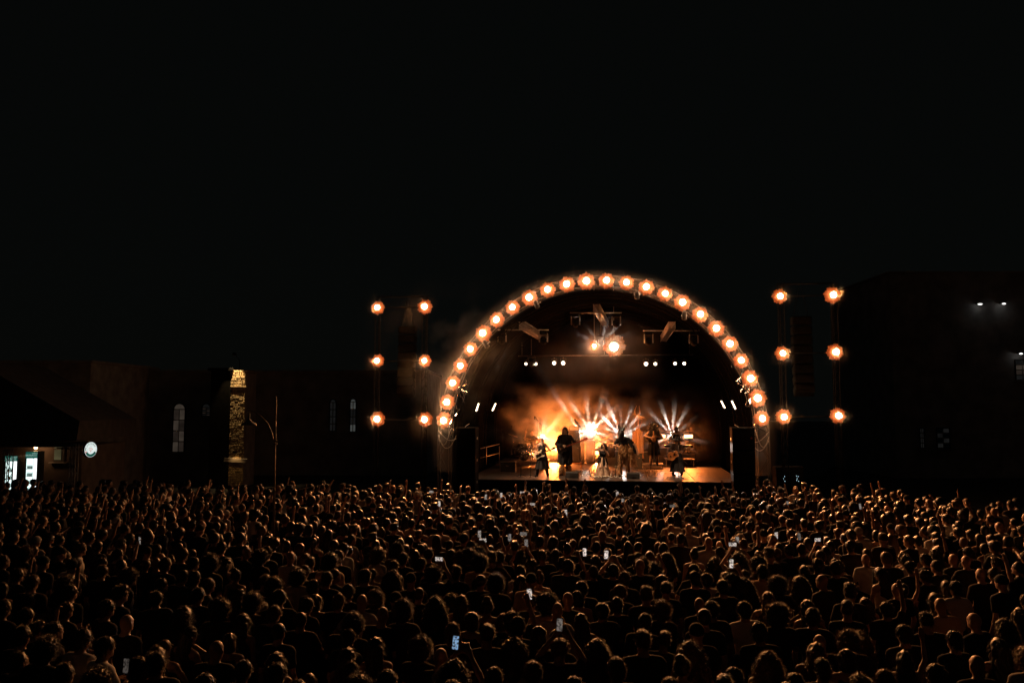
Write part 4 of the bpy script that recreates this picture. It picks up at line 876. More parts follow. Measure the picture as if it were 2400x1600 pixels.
# 6  horned effigy on a plinth
w6 = atZ(1496, 1098, DZ); ef = empty('horned_effigy', w6, -YAW); tag(ef, 'tall effigy of a horned animal skull on a pole draped in tan burlap', 'effigy')
zt = lambda y: atY(1496, y, w6[1])[2] - DZ
pz = zt(1061)
pl = empty('plinth', w6, -YAW); tag(pl, 'black plinth under the horned effigy', 'plinth')
MB().box((0, 0, pz / 2), (.4, .4, pz), ch=.02).build('case', M_black, pl); MB().box((0, 0, pz - .015), (.46, .46, .035), ch=.008).build('lid', M_black, pl); MB().box((.21, -.1, pz * .5), (.015, .12, .03)).build('handle', M_steel, pl)
MB().tube([(0, 0, pz), (.02, 0, zt(985)), (0, 0, zt(972))], [.03, .024, .02], 8).build('pole', M_wood, ef, True)
z1, z0_ = zt(1006), zt(1071)
MB().lathe([(.04, z1 + .1), (.1, z1), (.19, z1 - .25), (.22, z1 - .55), (.25, z1 - 1.0), (.23, z0_ + .15), (.26, z0_ - .05)], 72, (0, 0, 0), None, .16, 9, .3, .7, False).build('robe', M_burlap, ef, True)
for s, zz in ((-1, .95), (1, 1.0)): skirt(ef, [(.05, z1 - .1), (.08, z1 - .5), (.07, z1 - zz)], M_burlap, 'sleeve', .2, 5, (s * .2, -.02, 0), .6, 30)
zs = zt(977); V, Q = sdf_mesh([el((.0, 0, zs), (.1, .1, .1), .04), rc((.05, -.02, zs + .02), (.3, -.08, zs - .02), .07, .035, .05), rc((.05, -.02, zs - .06), (.22, -.06, zs - .1), .035, .02, .03), rc((-.05, 0, zs), (-.1, 0, zs - .22), .05, .025, .04), cut(el((.06, -.09, zs + .03), (.03, .035, .028), .01))], .012); obj('skull', mesh('skull', V, Q, True), M_bone, ef)
for s in (-1, 1):
    MB().tube([(s * .04 - .02, 0, zs + .07), (s * .13 - .02, 0, zs + .17), (s * .12 - .02, 0, zs + .32), (s * .04 - .01 + (.05 if s > 0 else 0), 0, zt(951) + .02)], [.04, .045, .03, .005], 8).build('horn', M_bone, ef, True)
    MB().tube([(0, 0, z1 + .02), (s * .14, -.03, z1 + .2), (s * .19, -.05, z1 + .36)], [.018, .014, .006], 6).build('twig_arm', M_wood, ef, True)
    for k in (-1, 0, 1): MB().tube([(s * .19, -.05, z1 + .34), (s * (.22 + .04 * k), -.06, z1 + .5 - .03 * abs(k))], [.007, .003], 5).build('twig_finger', M_wood, ef)
# risers
def riser(px0, px1, pyf, h, d, label):
    a = atZ(px0, pyf, DZ); b = atZ(px1, pyf, DZ); c = (a + b) / 2; w = np.linalg.norm(b - a); o = empty('riser', c, -YAW); tag(o, label, 'riser')
    MB().box((0, d / 2, h - .03), (w, d, .06), ch=.008).build('top_board', M_plank, o); MB().box((0, -.012, h - .035), (w + .02, .02, .05), ch=.004).build('edge_rail', M_alu, o)
    for sx in (-1, 1):
        for yy in (.06, d - .06): MB().tube([(sx * (w / 2 - .06), yy, 0), (sx * (w / 2 - .06), yy, h - .06)], .024, 8).build('leg', M_alu, o)
    return o, c
r7, c7 = riser(1506, 1556, 1098.5, .24, 1.2, 'low stage riser under the player with long black hair')
r8, c8 = riser(1560, 1628, 1094, .42, 1.6, 'stage riser behind the guitarist in the wide hat')
rd, cd = riser(1168, 1280, 1097, .36, 2.2, 'drum riser with metal legs on the left of the stage')
# 7  player with long black hair
T = put(1533, 1091, DZ + .245, 991, h=1.75, turn=.05); T = (T[0], T[1], T[2])
J = pose(elL=(-.36, .02, 1.16), wrL=(-.1, .26, 1.2), elR=(.38, .04, 1.22), wrR=(.14, .28, 1.16), hr=rotx(-.3), curl=.7, anL=(-.13, -.02, .09), anR=(.13, -.02, .09))
p7 = player(T, J, 'player hidden by very long black hair, in black skirt and pale striped leggings', fem=1, sleeve='tank', top=M_pblack, pants=M_pale)
h = J['head']; V, Q = sdf_mesh([el(h + A(0, -.01, .03), (.13, .14, .14), .03)] + [rc(h + A(s * .08, yy, .05), h + A(s * (.24 if yy < .05 else .15), yy + .02, -.48), .09, .08, .05) for s in (-1, 1) for yy in (-.06, .07)] + [rc(h + A(0, -.08, 0), h + A(0, -.14, -.5), .1, .1, .05)], .013, lambda x, y, z: .012 * np.sin(70 * x + 6 * np.sin(8 * z)) + .006 * np.sin(55 * y + 9 * z)); sv, sf = strands(V, Q, 1200, .05, .12, .003, .4, .9, .004, seed=8)
obj('hair', mesh('hair', np.concatenate([V, sv]), np.concatenate([Q, sf + len(V)]), True), M_phair, p7)
skirt(p7, [(.16, 1.08), (.19, .95), (.22, .7), (.25, .44)], M_pblack)
for s in (-1, 1):
    for k in range(5): MB().lathe([(.066, 0), (.069, .012), (.066, .024)], 16, (s * (.104 + .002 * k), .018 - .006 * k, .14 + .055 * k)).build('legging_stripe', M_pblack, p7, True)
ly7 = setx(empty('lyra'), T); tag(ly7, 'small dark bowl-backed string instrument held at the chest of the long-haired player', 'instrument')
V, Q = sdf_mesh([el((.02, .3, 1.12), (.09, .06, .14), .03), rc((.02, .3, 1.2), (.03, .3, 1.42), .03, .02, .03)], .011); obj('bowl', mesh('bowl', V, Q, True), M_wood, ly7); MB().box((.03, .3, 1.47), (.07, .03, .08), ch=.01).build('peg_head', M_ink, ly7); MB().tube([(.35, .36, 1.08), (-.2, .38, 1.22)], .006, 5).build('bow', M_wood, ly7)
# 8  man in a vest behind
T = put(1586, 1087, DZ + .43, 1000, turn=-.1); J = pose(elL=(-.33, .06, 1.13), wrL=(-.24, .33, 1.1), elR=(.3, .1, 1.13), wrR=(.12, .33, 1.12), hr=rotx(-.2), curl=.5)
p8 = player(T, J, 'bearded man in a dark vest with bare arms behind the hat guitarist', sleeve='tank', top=M_pblack, pants=M_pblack, hairk='short')
V, Q = sdf_mesh([el(J['head'] + J['hr'] @ A(0, .07, -.085), (.058, .045, .045), .02)], .01); obj('beard', mesh('beard', V, Q, True), M_phair, p8)
# 9  hat guitarist
T = put(1588, 1115, DZ, 1026, turn=.1); HRt = rotz(.15) @ rotx(-.15)
J = pose(elR=(.36, .02, 1.18), wrR=(.2, .3, 1.15), elL=(-.32, .08, 1.17), wrL=(-.3, .3, 1.27), hr=HRt, curl=.65, anL=(-.2, -.02, .09), anR=(.2, -.02, .09), knL=(-.15, .02, .5), knR=(.15, .02, .5))
g9 = player(T, J, 'guitarist in a wide black hat, grey shirt and long black coat skirt', sleeve='long', top=mat('grey_shirt', (.11, .09, .09), .9), pants=M_pblack, hairk='bob')
skirt(g9, [(.17, 1.05), (.21, .9), (.27, .6), (.33, .2)], M_pblack)
hh = J['head']; hm = MB(); hm.lathe([(.27, .055), (.275, .062), (.13, .085), (.105, .09), (.1, .15), (.085, .185), (.02, .19)], 32, (0, 0, 0), HRt, .03, 3); hm.v = [tuple(A(*p) + hh + A(0, -.01, -.005)) for p in hm.v]; hm.build('hat', M_ink, g9, True)
guitar(T, (.22, .27, .98), (-.4, .33, 1.3), AC_OUT, .1, M_spruce, M_wood, 'orange acoustic guitar held by the guitarist in the wide hat', hole=True, name='acoustic_guitar', strings=6)
# ------------------------------------------------------------------ drum kit and drummer
kit = empty('drum_kit', cd + A(0, 0, .362), -YAW); tag(kit, 'dark drum kit with chrome hardware and cymbals on the drum riser', 'drum kit')
kx = (atS(1223, 1063, 5)[0] - (cd - SC) @ SR)
def drum(name, c, r, d, R=None, emblem=False):
    o = MB().lathe([(r, -d / 2), (r, d / 2)], 28, c, R).build(name, M_ink, kit, True)
    for s in (-1, 1): MB().lathe([(r + .004, s * d / 2 - .018), (r + .012, s * d / 2), (r + .004, s * d / 2 + .018)], 28, c, R).build('hoop', M_chrome, o, True)
    for k in range(8):
        v = A(cos(k * pi / 4) * (r + .012), sin(k * pi / 4) * (r + .012), 0); w = A(0, 0, d * .3)
        if R is not None: v = R @ v; w = R @ w
        MB().tube([A(*c) + v - w, A(*c) + v + w], .008, 5).build('lug', M_chrome, o)
    return o
kd = drum('bass_drum', (kx, .45, .30), .29, .42, rotx(pi / 2))
kh = MB().lathe([(.28, 0), (.275, .004)], 28, (kx, .226, .30), rotx(pi / 2)).build('drum_head', M_ink, kd)
for k, (x0, z0, pts) in enumerate(((-.16, .36, [(0, 0), (.01, .05), (.05, .06), (.06, 0)]), (0.0, .37, [(-.05, -.02), (0, 0), (.03, .05), (.06, .0)]), (.12, .36, [(0, 0), (.0, .06)]), (-.02, .47, [(-.05, 0), (.05, .01)]), (.15, .26, [(0, -.04), (.01, .04)]))):
    MB().tube([(kx + x0 + a, .216, z0 + b) for a, b in pts], .009, 5).build('painted_mark', M_white, kd)
drum('rack_tom', (kx - .2, .48, .74), .15, .2, rotx(-.35)); drum('rack_tom', (kx + .17, .48, .74), .16, .22, rotx(-.35)); drum('floor_tom', (kx - .52, .7, .42), .2, .4); drum('snare_drum', (kx + .42, .72, .58), .18, .14)
for (x, y, z, r, tl, ax) in ((-.62, .6, 1.28, .26, .3, 0), (.55, .55, 1.05, .2, -.25, 1), (.1, .75, 1.12, .22, .2, 2), (.85, .8, .95, .19, .1, 3)):
    R = roty(tl) @ rotx(-.2); c = A(kx + x, y, z); cs = MB().tube([(kx + x, y, .02), (kx + x, y, z)], .012, 6).build('cymbal_stand', M_chrome, kit, True)
    MB().lathe([(r, 0), (r * .6, .012), (.05, .02), (.035, .04), (.005, .045)], 28, c, R).build('cymbal', mat('bronze', (.35, .22, .08), .35, .9), kit, True)
    for k in range(3): MB().tube([(kx + x, y, .3), (kx + x + .28 * cos(k * 2.1), y + .28 * sin(k * 2.1), .02)], .009, 5).build('stand_foot', M_chrome, cs)
T = (S((cd - SC) @ SR + kx + .3, (cd - SC) @ SA + 1.35, DZ + .36 - .38), pi - YAW, 1.02)
T = (T[0], T[1], (atY(1248, 1006, T[0][1])[2] - T[0][2]) / 1.76)
J = pose(elR=(.34, .06, 1.28), wrR=(.3, .12, 1.58), shR=(.185, 0, 1.41), elL=(-.36, .1, 1.2), wrL=(-.4, .36, 1.3), hr=rotz(.2) @ rotx(-.15), curl=.9, knL=(-.2, .42, .88), knR=(.2, .42, .88), anL=(-.22, .46, .49), anR=(.22, .46, .49), toL=(-.24, .6, .44), toR=(.24, .6, .44))
d2 = player(T, J, 'drummer in a dark shirt with one arm raised behind the drums', top=M_pblack, pants=M_pblack, hairk='crop')
for s, a, b, nm in ((1, (.3, .14, 1.66), (.16, .32, 1.95), 'raised'), (-1, (-.4, .4, 1.37), (-.5, .72, 1.3), 'lowered')):
    dsx = setx(MB().tube([a, b], [.009, .005], 6).build('drumstick', M_wood, None, True), T); tag(dsx, '%s drumstick in the hand of the drummer' % nm, 'drumstick')
sl = setx(empty('drum_stool'), T); tag(sl, 'round stool under the drummer', 'stool'); MB().lathe([(.17, .74), (.19, .77), (.19, .81), (.16, .83)], 20).build('seat', M_ink, sl, True)
for k in range(3): MB().tube([(0, 0, .74), (.25 * cos(k * 2.1), .25 * sin(k * 2.1), .385 / T[2])], .014, 6).build('leg', M_chrome, sl)
# ------------------------------------------------------------------ amplifier stack with a bird, stands, cases
wa = atZ(1346, 1097, DZ); tb = empty('amplifier_table', wa, -YAW); tag(tb, 'low wooden table under the amplifier stack', 'table')
MB().box((0, .3, .25), (.78, .6, .05), ch=.01).build('top', M_wood, tb)
for sx in (-1, 1):
    for yy in (.05, .55): MB().box((sx * .34, yy, .11), (.05, .05, .22)).build('leg', M_wood, tb)
zb = .277; zt_ = lambda y: atY(1346, y, wa[1])[2] - DZ
hs_ = [(zb, zt_(1045), .6), (zt_(1045), zt_(1008), .56), (zt_(1008), zt_(999), .52)]
for i, (a, b, w) in enumerate(hs_):
    o = empty('amplifier', wa, -YAW); tag(o, ('large speaker cabinet at the bottom of the amplifier stack', 'middle speaker cabinet of the amplifier stack', 'amplifier head with a white front panel on top of the stack')[i], 'amplifier')
    MB().box((0, .3, (a + b) / 2), (w, .42, b - a - .006), ch=.02).build('case', M_black, o)
    MB().box((0, .082, (a + b) / 2 - .01), (w - .08, .02, (b - a) * .78), ch=.005).build('front_panel' if i == 2 else 'grille', M_white if i == 2 else M_grille, o)
    if i == 2: [MB().lathe([(.014, 0), (.012, .02)], 10, (-.18 + .06 * k, .075, (a + b) / 2), rotx(pi / 2)).build('knob', M_ink, o) for k in range(7)]
    else: MB().box((.18, .072, b - .1), (.1, .01, .025)).build('name_plate', M_steel, o); MB().tube([(-w / 2 - .01, .3, (a + b) / 2 - .06), (-w / 2 - .03, .3, (a + b) / 2), (-w / 2 - .01, .3, (a + b) / 2 + .06)], .01, 5).build('handle', M_steel, o)
zr = hs_[2][1] + .004; bd_ = empty('stuffed_bird', wa + A(0, 0, 0), -YAW); tag(bd_, 'dark long-tailed bird figure perched on the amplifier head', 'bird')
V, Q = sdf_mesh([el((.12, .25, zr + .17), (.075, .075, .13), .04, roty(-.55)), el((.04, .22, zr + .33), (.045, .05, .048), .03), rc((.05, .22, zr + .27), (.08, .24, zr + .22), .04, .05, .03), rc((.03, .18, zr + .33), (0, .1, zr + .32), .018, .006, .015), rc((.2, .26, zr + .06), (.36, .28, zr - .07), .035, .02, .03), rc((.14, .22, zr + .06), (.13, .21, zr), .014, .012, .01), rc((.14, .28, zr + .06), (.13, .27, zr), .014, .012, .01)], .011); obj('feathers', mesh('feathers', V, Q, True), mat('dark_feather', (.03, .028, .03), .5), bd_); MB().tube([(.01, .12, zr + .325), (-.02, .06, zr + .31)], [.012, .003], 6).build('beak', M_ink, bd_)
def mic_stand(px, pyf, h, label, boom=None, z0=DZ):
    w = atZ(px, pyf, z0); o = empty('microphone_stand', w, -YAW); tag(o, label, 'microphone stand')
    MB().tube([(0, 0, .02), (0, 0, h)], .012, 8).build('pole', M_ink, o, True)
    for k in range(3): MB().tube([(0, 0, .12), (.26 * cos(k * 2.09 + .5), .26 * sin(k * 2.09 + .5), .015)], .01, 6).build('foot', M_ink, o)
    e = A(0, -.1, h + .05)
    if boom: e = A(boom[0], -.05, h + boom[1]); MB().tube([(-boom[0] * .6, 0, h - boom[1] * .6), e], .009, 6).build('boom', M_ink, o)
    MB().tube([e, e + A(0, -.03, -.16 if boom else .04)], [.022, .016], 8).build('microphone', M_ink, o, True); return o
mic_stand(1264, 1098, 2.35, 'tall boom microphone stand rising behind the drummer', (-.22, .3)); mic_stand(1177, 1098, 2.0, 'boom microphone stand at the left of the drum riser', (.5, .18))
mic_stand(1221, 1117, 1.0, 'short microphone stand in front of the drum riser'); mic_stand(1243.5, 1119, 1.25, 'microphone stand just left of the bald guitarist'); mic_stand(1307, 1096, 1.5, 'thin stand between the bald guitarist and the tall bassist'); mic_stand(1525, 1100, 1.65, 'microphone stand in front of the player with long black hair'); mic_stand(1443, 1117, .5, 'short floor microphone stand right of the singer'); mic_stand(1591, 1122, 1.45, 'microphone stand in front of the hat guitarist')
fr = empty('percussion_frame', atZ(1420, 1098, DZ), -YAW); tag(fr, 'black tubular percussion frame behind the singer', 'frame')
for x in (-.55, .55): MB().tube([(x, 0, 0), (x, 0, 1.38)], .02, 8).build('upright', M_ink, fr, True); MB().tube([(x, -.3, .02), (x, .3, .02)], .02, 8).build('foot', M_ink, fr)
MB().tube([(-.6, 0, 1.36), (.6, 0, 1.36)], .02, 8).build('crossbar', M_ink, fr, True)
MB().box((.15, .05, .82), (.7, .25, .5), ch=.03).build('drum_case', M_black, fr); MB().lathe([(.3, 0), (.31, .02), (.3, .04)], 24, (.15, -.09, .85), rotx(pi / 2)).build('gong', mat('dark_bronze', (.12, .09, .05), .4, .8), fr, True)
kb = empty('keyboard', atZ(1588, 1088, DZ + .42) + A(0, -.35, 0), -YAW); tag(kb, 'keyboard on a stand in front of the man in the vest', 'keyboard')
MB().box((0, 0, .88), (1.3, .36, .09), ch=.015).build('case', M_ink, kb); MB().box((0, .02, .93), (1.2, .16, .015)).build('key_row', M_white, kb)
for s in (-1, 1): MB().tube([(-.4 * s, .1, .02), (.4 * s, .1, .83)], .018, 6).build('stand_leg', M_steel, kb)
def case(px, pyf, w, d, h, label, z0=DZ):
    o = empty('equipment_case', atZ(px, pyf, z0), -YAW); tag(o, label, 'case'); MB().box((0, d / 2, h / 2), (w, d, h), ch=.015).build('shell', M_black, o)
    for zz in (.02, h - .02): MB().box((0, -.004, zz), (w, .01, .025)).build('metal_edge', M_alu, o)
    MB().box((0, -.012, h * .6), (.12, .015, .05)).build('latch', M_chrome, o); return o
case(1523, 1088, .7, .5, .7, 'black case behind the player with long black hair'); case(1555, 1090, .8, .5, .95, 'tall black case left of the hat guitarist'); case(1612, 1088, .8, .5, .6, 'black case with bright latch right of the hat guitarist'); case(1190, 1108, .7, .5, .55, 'dark case at the left front of the drum riser'); case(1437, 1092, .6, .5, .8, 'dark case under the percussion frame')
for px, py, lb in ((1341, 1119, 'black floor wedge at the front of the stage below the tall bassist'), (1484, 1121, 'black floor wedge right of the shaggy horned performer')):
    o = empty('floor_wedge', atZ(px, py, DZ), -YAW); tag(o, lb, 'floor monitor'); MB().prism([(.25, 0), (-.25, 0), (-.22, .22), (-.05, .28), (.2, .1)], -.28, .28, 'x').build('cabinet', M_black, o); MB().box((0, -.252, .1), (.16, .012, .06)).build('handle_recess', M_grille, o)
fp = empty('stage_railing', atZ(1135, 1090, DZ), -YAW); tag(fp, 'thin metal railing at the left side of the stage', 'railing')
for z in (.45, .95): MB().tube([(-.5, -.6, z - .12), (.6, 1.4, z + .12)], .02, 6).build('rail', M_alu, fp, True)
for t in (0, .5, 1): MB().tube([(-.5 + 1.1 * t, -.6 + 2 * t, 0), (-.5 + 1.1 * t, -.6 + 2 * t, .95)], .02, 6).build('post', M_alu, fp, True)
# speaker stacks beside the deck
for sd, px, w_ in (('left', 1096, .85), ('right', 1739, .9)):
    p = atS(px, 1001, -.95); 
    for k in range(4):
        zc = p[2] / 4; o = empty('loudspeaker', S(p[0], -.95, k * zc), -YAW); tag(o, 'black loudspeaker, %s in the stack at the stage\'s %s edge' % (('bottom one', 'second from bottom', 'third from bottom', 'topmost')[k], sd), 'loudspeaker')
        MB().box((0, 0, zc / 2), (w_, .8, zc - .008), ch=.02).build('cabinet', M_dark, o); MB().box((0, -.405, zc / 2), (w_ - .07, .02, zc - .1), ch=.006).build('grille', M_dark, o)
        for s in (-1, 1): MB().box((s * (w_ / 2 + .004), 0, zc / 2), (.012, .2, .1), ch=.004).build('side_handle', M_steel, o)
        if k == 3 and sd == 'right': [MB().box((.28 + .03 * i, -.418, zc * .55), (.012, .006, (.06, .09, .045)[i])).build('red_badge_bar', M_red, o) for i in range(3)]
cl = MB(); g_ = np.random.default_rng(9)                    # confetti scraps on the deck
for i in range(1500):
    p = atZ(g_.normal(1440, 48), g_.uniform(1100, 1119), DZ + .006); q = p - SC; lx, ly = q @ SR, q @ SA
    if not (DL < lx < DR_ and FRONT < ly < 8): continue
    R = rotz(g_.uniform(0, 6.3)) @ rotx(g_.normal(0, .5)); V = np.array([(-.03, -.012, 0), (.03, -.012, .006), (.03, .012, 0), (-.03, .012, .006)]) @ R.T + p + A(0, 0, .012); cl.add(V, [(0, 1, 2, 3)])
tag(cl.build('confetti', M_cream, fix=False), 'pale paper confetti scattered over the front of the stage floor', 'confetti', kind='stuff')
# ------------------------------------------------------------------ bar at the left with lit drinks fridges
M_pane_dim = emis('dim_window_glow', (.55, .42, .32), .06, .35, 1.5); M_pane_grey = emis('pale_window_glow', (.75, .8, .75), .06, .3, 1.5)
M_cold = emis('fridge_light', (.78, 1.0, .96), 1.6, .25, 9); M_cold2 = emis('fridge_side_light', (.95, 1.0, 1.0), 2.2)
M_bottle = mat('pale_glass_bottle', (.6, .8, .74), .2, var=.3, transl=.9); M_green = emis('green_sign_print', (.02, .16, .12), .5); M_signw = emis('sign_white', (.86, .95, .92), .85, .12, 8); M_pink = emis('sign_pink', (1.0, .45, .4), .6); M_letters = emis('sign_letters', (.5, .8, .7), .5)
BY = 36.0
def bx(px): return atY(px, 1000, BY)[0]
def bz(py): return atY(100, py, BY)[2]
bar = empty('bar_building', (0, 0, 0)); tag(bar, 'low bar building with dark overhanging roof at the far left', 'building')
ez = bz(1045)
MB().box(((bx(-260) + bx(190)) / 2, BY + 2.2, ez / 2), (bx(190) - bx(-260), 4.0, ez), ch=.03).build('wall', mat('brown_render', (.12, .09, .07), .9, var=.35, scale=1.5), bar)
rf = MB().prism([(bx(-270), bz(1054)), (bx(206), bz(1030)), (bx(206) + .1, bz(985)), (bx(101), bz(924)), (bx(-40), bz(846)), (bx(-270), bz(846))], BY - .9, BY + 4.4).build('roof', M_roof, bar)
MB().box(((bx(-270) + bx(206)) / 2, BY - .93, bz(1042)), (bx(206) - bx(-270), .05, .1)).build('fascia', M_roof, bar)
wd = MB().box(((bx(127) + bx(146)) / 2, BY + .18, (bz(1043) + bz(1082)) / 2), (bx(146) - bx(127) + .1, .06, bz(1043) - bz(1082))).build('window', M_frame, bar)
MB().box((bx(134), BY + .14, (bz(1044) + bz(1080)) / 2), (.3, .02, bz(1046) - bz(1080) - .06)).build('pane', emis('olive_glow', (.5, .42, .2), .11, .3, 2), wd)
MB().box((bx(134), BY + .12, bz(1052)), (.32, .03, .05)).build('transom', M_frame, wd); MB().box((bx(136), BY + .1, bz(1084)), (.75, .14, .05)).build('sill', M_plaster, wd)
lb = empty('bare_bulb', (bx(95.5), BY - .3, bz(1048))); tag(lb, 'small glowing bulb under the eave of the bar', 'lamp')
MB().sphere((0, 0, 0), .075, 12, 8).build('bulb', emis('orange_bulb', (1, .55, .25), 8), lb, True); MB().tube([(0, 0, .06), (0, 0, .2)], .025, 8).build('socket', M_ink, lb)
pl_ = bpy.data.lights.new('bulb_glow', 'POINT'); pl_.energy = 9; pl_.color = (1, .5, .22); pl_.shadow_soft_size = .09; o = bpy.data.objects.new('bulb_glow', pl_); link(o, lb); o.location = (0, -.02, -.12)
def text(body, size, m, parent, loc, rz=0.0, name='lettering'):
    c = bpy.data.curves.new(name, 'FONT'); c.body = body; c.size = size; c.extrude = .003; c.align_x = 'CENTER'; c.align_y = 'CENTER'; o = bpy.data.objects.new(name, c); COL.objects.link(o)
    dg = bpy.context.evaluated_depsgraph_get(); me = bpy.data.meshes.new_from_object(o.evaluated_get(dg)); COL.objects.unlink(o); bpy.data.objects.remove(o)
    me.materials.clear(); q = obj(name, me, m, parent); q.location = loc; q.rotation_euler = (pi / 2, 0, rz); return q
for i, (x0, x1, yt, lab) in enumerate(((12, 38, 1076, 'lit drinks fridge at the far left, behind the truss post'), (60, 85, 1069, 'tall lit drinks fridge with dark green header, right one of two'))):
    y_ = BY - 1.3 + .2 * i; xa, xb = atY(x0, 1080, y_)[0], atY(x1, 1080, y_)[0]; w = xb - xa; zt2 = atY(x0, yt - (11 if i else 8), y_)[2]; zh = atY(x0, yt + 5, y_)[2]
    fr_ = empty('drinks_fridge', ((xa + xb) / 2, y_, 0), .12); tag(fr_, lab, 'fridge')
    MB().box((0, .36, zt2 / 2), (w + .08, .6, zt2), ch=.02).build('cabinet', M_black, fr_); hd = MB().box((0, .035, (zt2 + zh) / 2), (w, .03, zt2 - zh - .02)).build('header_sign', M_green, fr_)
    text('ΜΑΜΟΣ', .12, M_letters, hd, (0, .015, (zt2 + zh) / 2 - .02)); text('ΜΑΜΟΣ', .06, M_letters, hd, (w * .3, .015, (zt2 + zh) / 2 + .07))
    z0f = .35; MB().box((-.06, .05, (zh + z0f) / 2), (w - .2, .02, zh - z0f)).build('lit_interior', M_cold, fr_); MB().box((w / 2 - .07, .045, (zh + z0f) / 2), (.11, .02, zh - z0f)).build('light_strip', M_cold2, fr_)
    for k in range(4): MB().box((-.06, .02, zh - .45 - .32 * k), (w - .2, .06, .015)).build('shelf', M_steel, fr_)
    bt = MB()
    for k in range(4):
        for q in range(5): bt.lathe([(.02, 0), (.021, .1), (.009, .14), (.009, .17)], 8, (-w / 2 + .1 + q * (w - .28) / 4, .015, zh - .44 - .32 * k))
    o = bt.build('bottles', M_bottle, fr_, True); o['kind'] = 'stuff'
    MB().box((0, .0, (zh + z0f) / 2), (w + .02, .012, zh - z0f + .04)).build('glass_door', bpy.data.materials.get('fridge_glass') or mat('fridge_glass', (1, 1, 1), .05), fr_)
gm = bpy.data.materials['fridge_glass']; gm.node_tree.nodes['Principled BSDF'].inputs['Transmission Weight'].default_value = 1; gm.node_tree.nodes['Principled BSDF'].inputs['IOR'].default_value = 1.02
for l_ in list(gm.node_tree.links):
    if l_.to_socket.name == 'Base Color': gm.node_tree.links.remove(l_)
gm.node_tree.nodes['Principled BSDF'].inputs['Base Color'].default_value = (1, 1, 1, 1)
for x0, x1, y0, y_, lab in ((13, 26, 1052, 33.5, 'box truss post in front of the far left fridge'), (167, 180, 1039, 34.5, 'brown lit box truss post at the right end of the bar')):
    xa, xb = atY(x0, 1080, y_)[0], atY(x1, 1080, y_)[0]; w = xb - xa; zt2 = atY(x0, y0, y_)[2]; o = empty('truss_post', ((xa + xb) / 2, y_, 0)); tag(o, lab, 'truss')
    for sx in (-1, 1):
        for sy in (-1, 1): MB().tube([(sx * w / 2, sy * w / 2, 0), (sx * w / 2, sy * w / 2, zt2)], .022, 6).build('chord', M_steel, o, True)
    k = 0; z = .1
    while z < zt2 - .05:
        for f_ in (-1, 1): MB().tube([(-w / 2, f_ * w / 2, z), (w / 2, f_ * w / 2, min(z + .45, zt2))] if k % 2 else [(w / 2, f_ * w / 2, z), (-w / 2, f_ * w / 2, min(z + .45, zt2))], .013, 5).build('brace', M_steel, o)
        MB().tube([(-w / 2, -w / 2, z), (w / 2, -w / 2, z)], .014, 5).build('rung', M_steel, o); z += .45; k += 1
    MB().tube([(-w / 2, -w / 2, zt2), (w / 2, -w / 2, zt2)], .02, 5).build('rung', M_steel, o)
# round lit sign
c = atY(211, 1053, 35.0); sg = empty('round_sign', c, 1.24); tag(sg, 'round white lit sign with green band hanging by the bar', 'sign'); r = .335
MB().lathe([(r, -.06), (r + .015, -.05), (r + .015, .05), (r, .06)], 40, (0, .02, 0), rotx(pi / 2)).build('rim', M_ink, sg, True)
MB().lathe([(r - .01, 0), (r - .012, .004)], 40, (0, -.042, 0), rotx(pi / 2)).build('face', M_signw, sg)
def band(r0, r1, a0, a1, m, name, y=-.049):
    V = []; n = 16
    for i in range(n + 1):
        a = a0 + (a1 - a0) * i / n; V += [(r0 * cos(a), y, r0 * sin(a)), (r1 * cos(a), y, r1 * sin(a))]
    MB().add(V, [(2 * i, 2 * i + 2, 2 * i + 3, 2 * i + 1) for i in range(n)]).build(name, m, sg)
band(.2, .31, pi + .45, 2 * pi - .45, M_green, 'green_band'); band(.26, .3, 2.75, 3.25, M_green, 'green_patch', -.05); band(.24, .31, 3.35, 3.65, M_pink, 'pink_patch')
for k in range(9): band(.22, .29, .55 + .24 * k, .55 + .24 * k + .11, M_letters if k % 2 else emis('sign_grey%d' % k, (.25, .4, .36), .5), 'letter_mark', -.051)
for k in range(6): band(.02, .1 - .02 * (k % 2), k * 1.05, k * 1.05 + .5, M_pink, 'flower_petal', -.052)
MB().tube([(0, .08, 0), (-.9, .9, .1)], .025, 6).build('wall_arm', M_ink, sg)
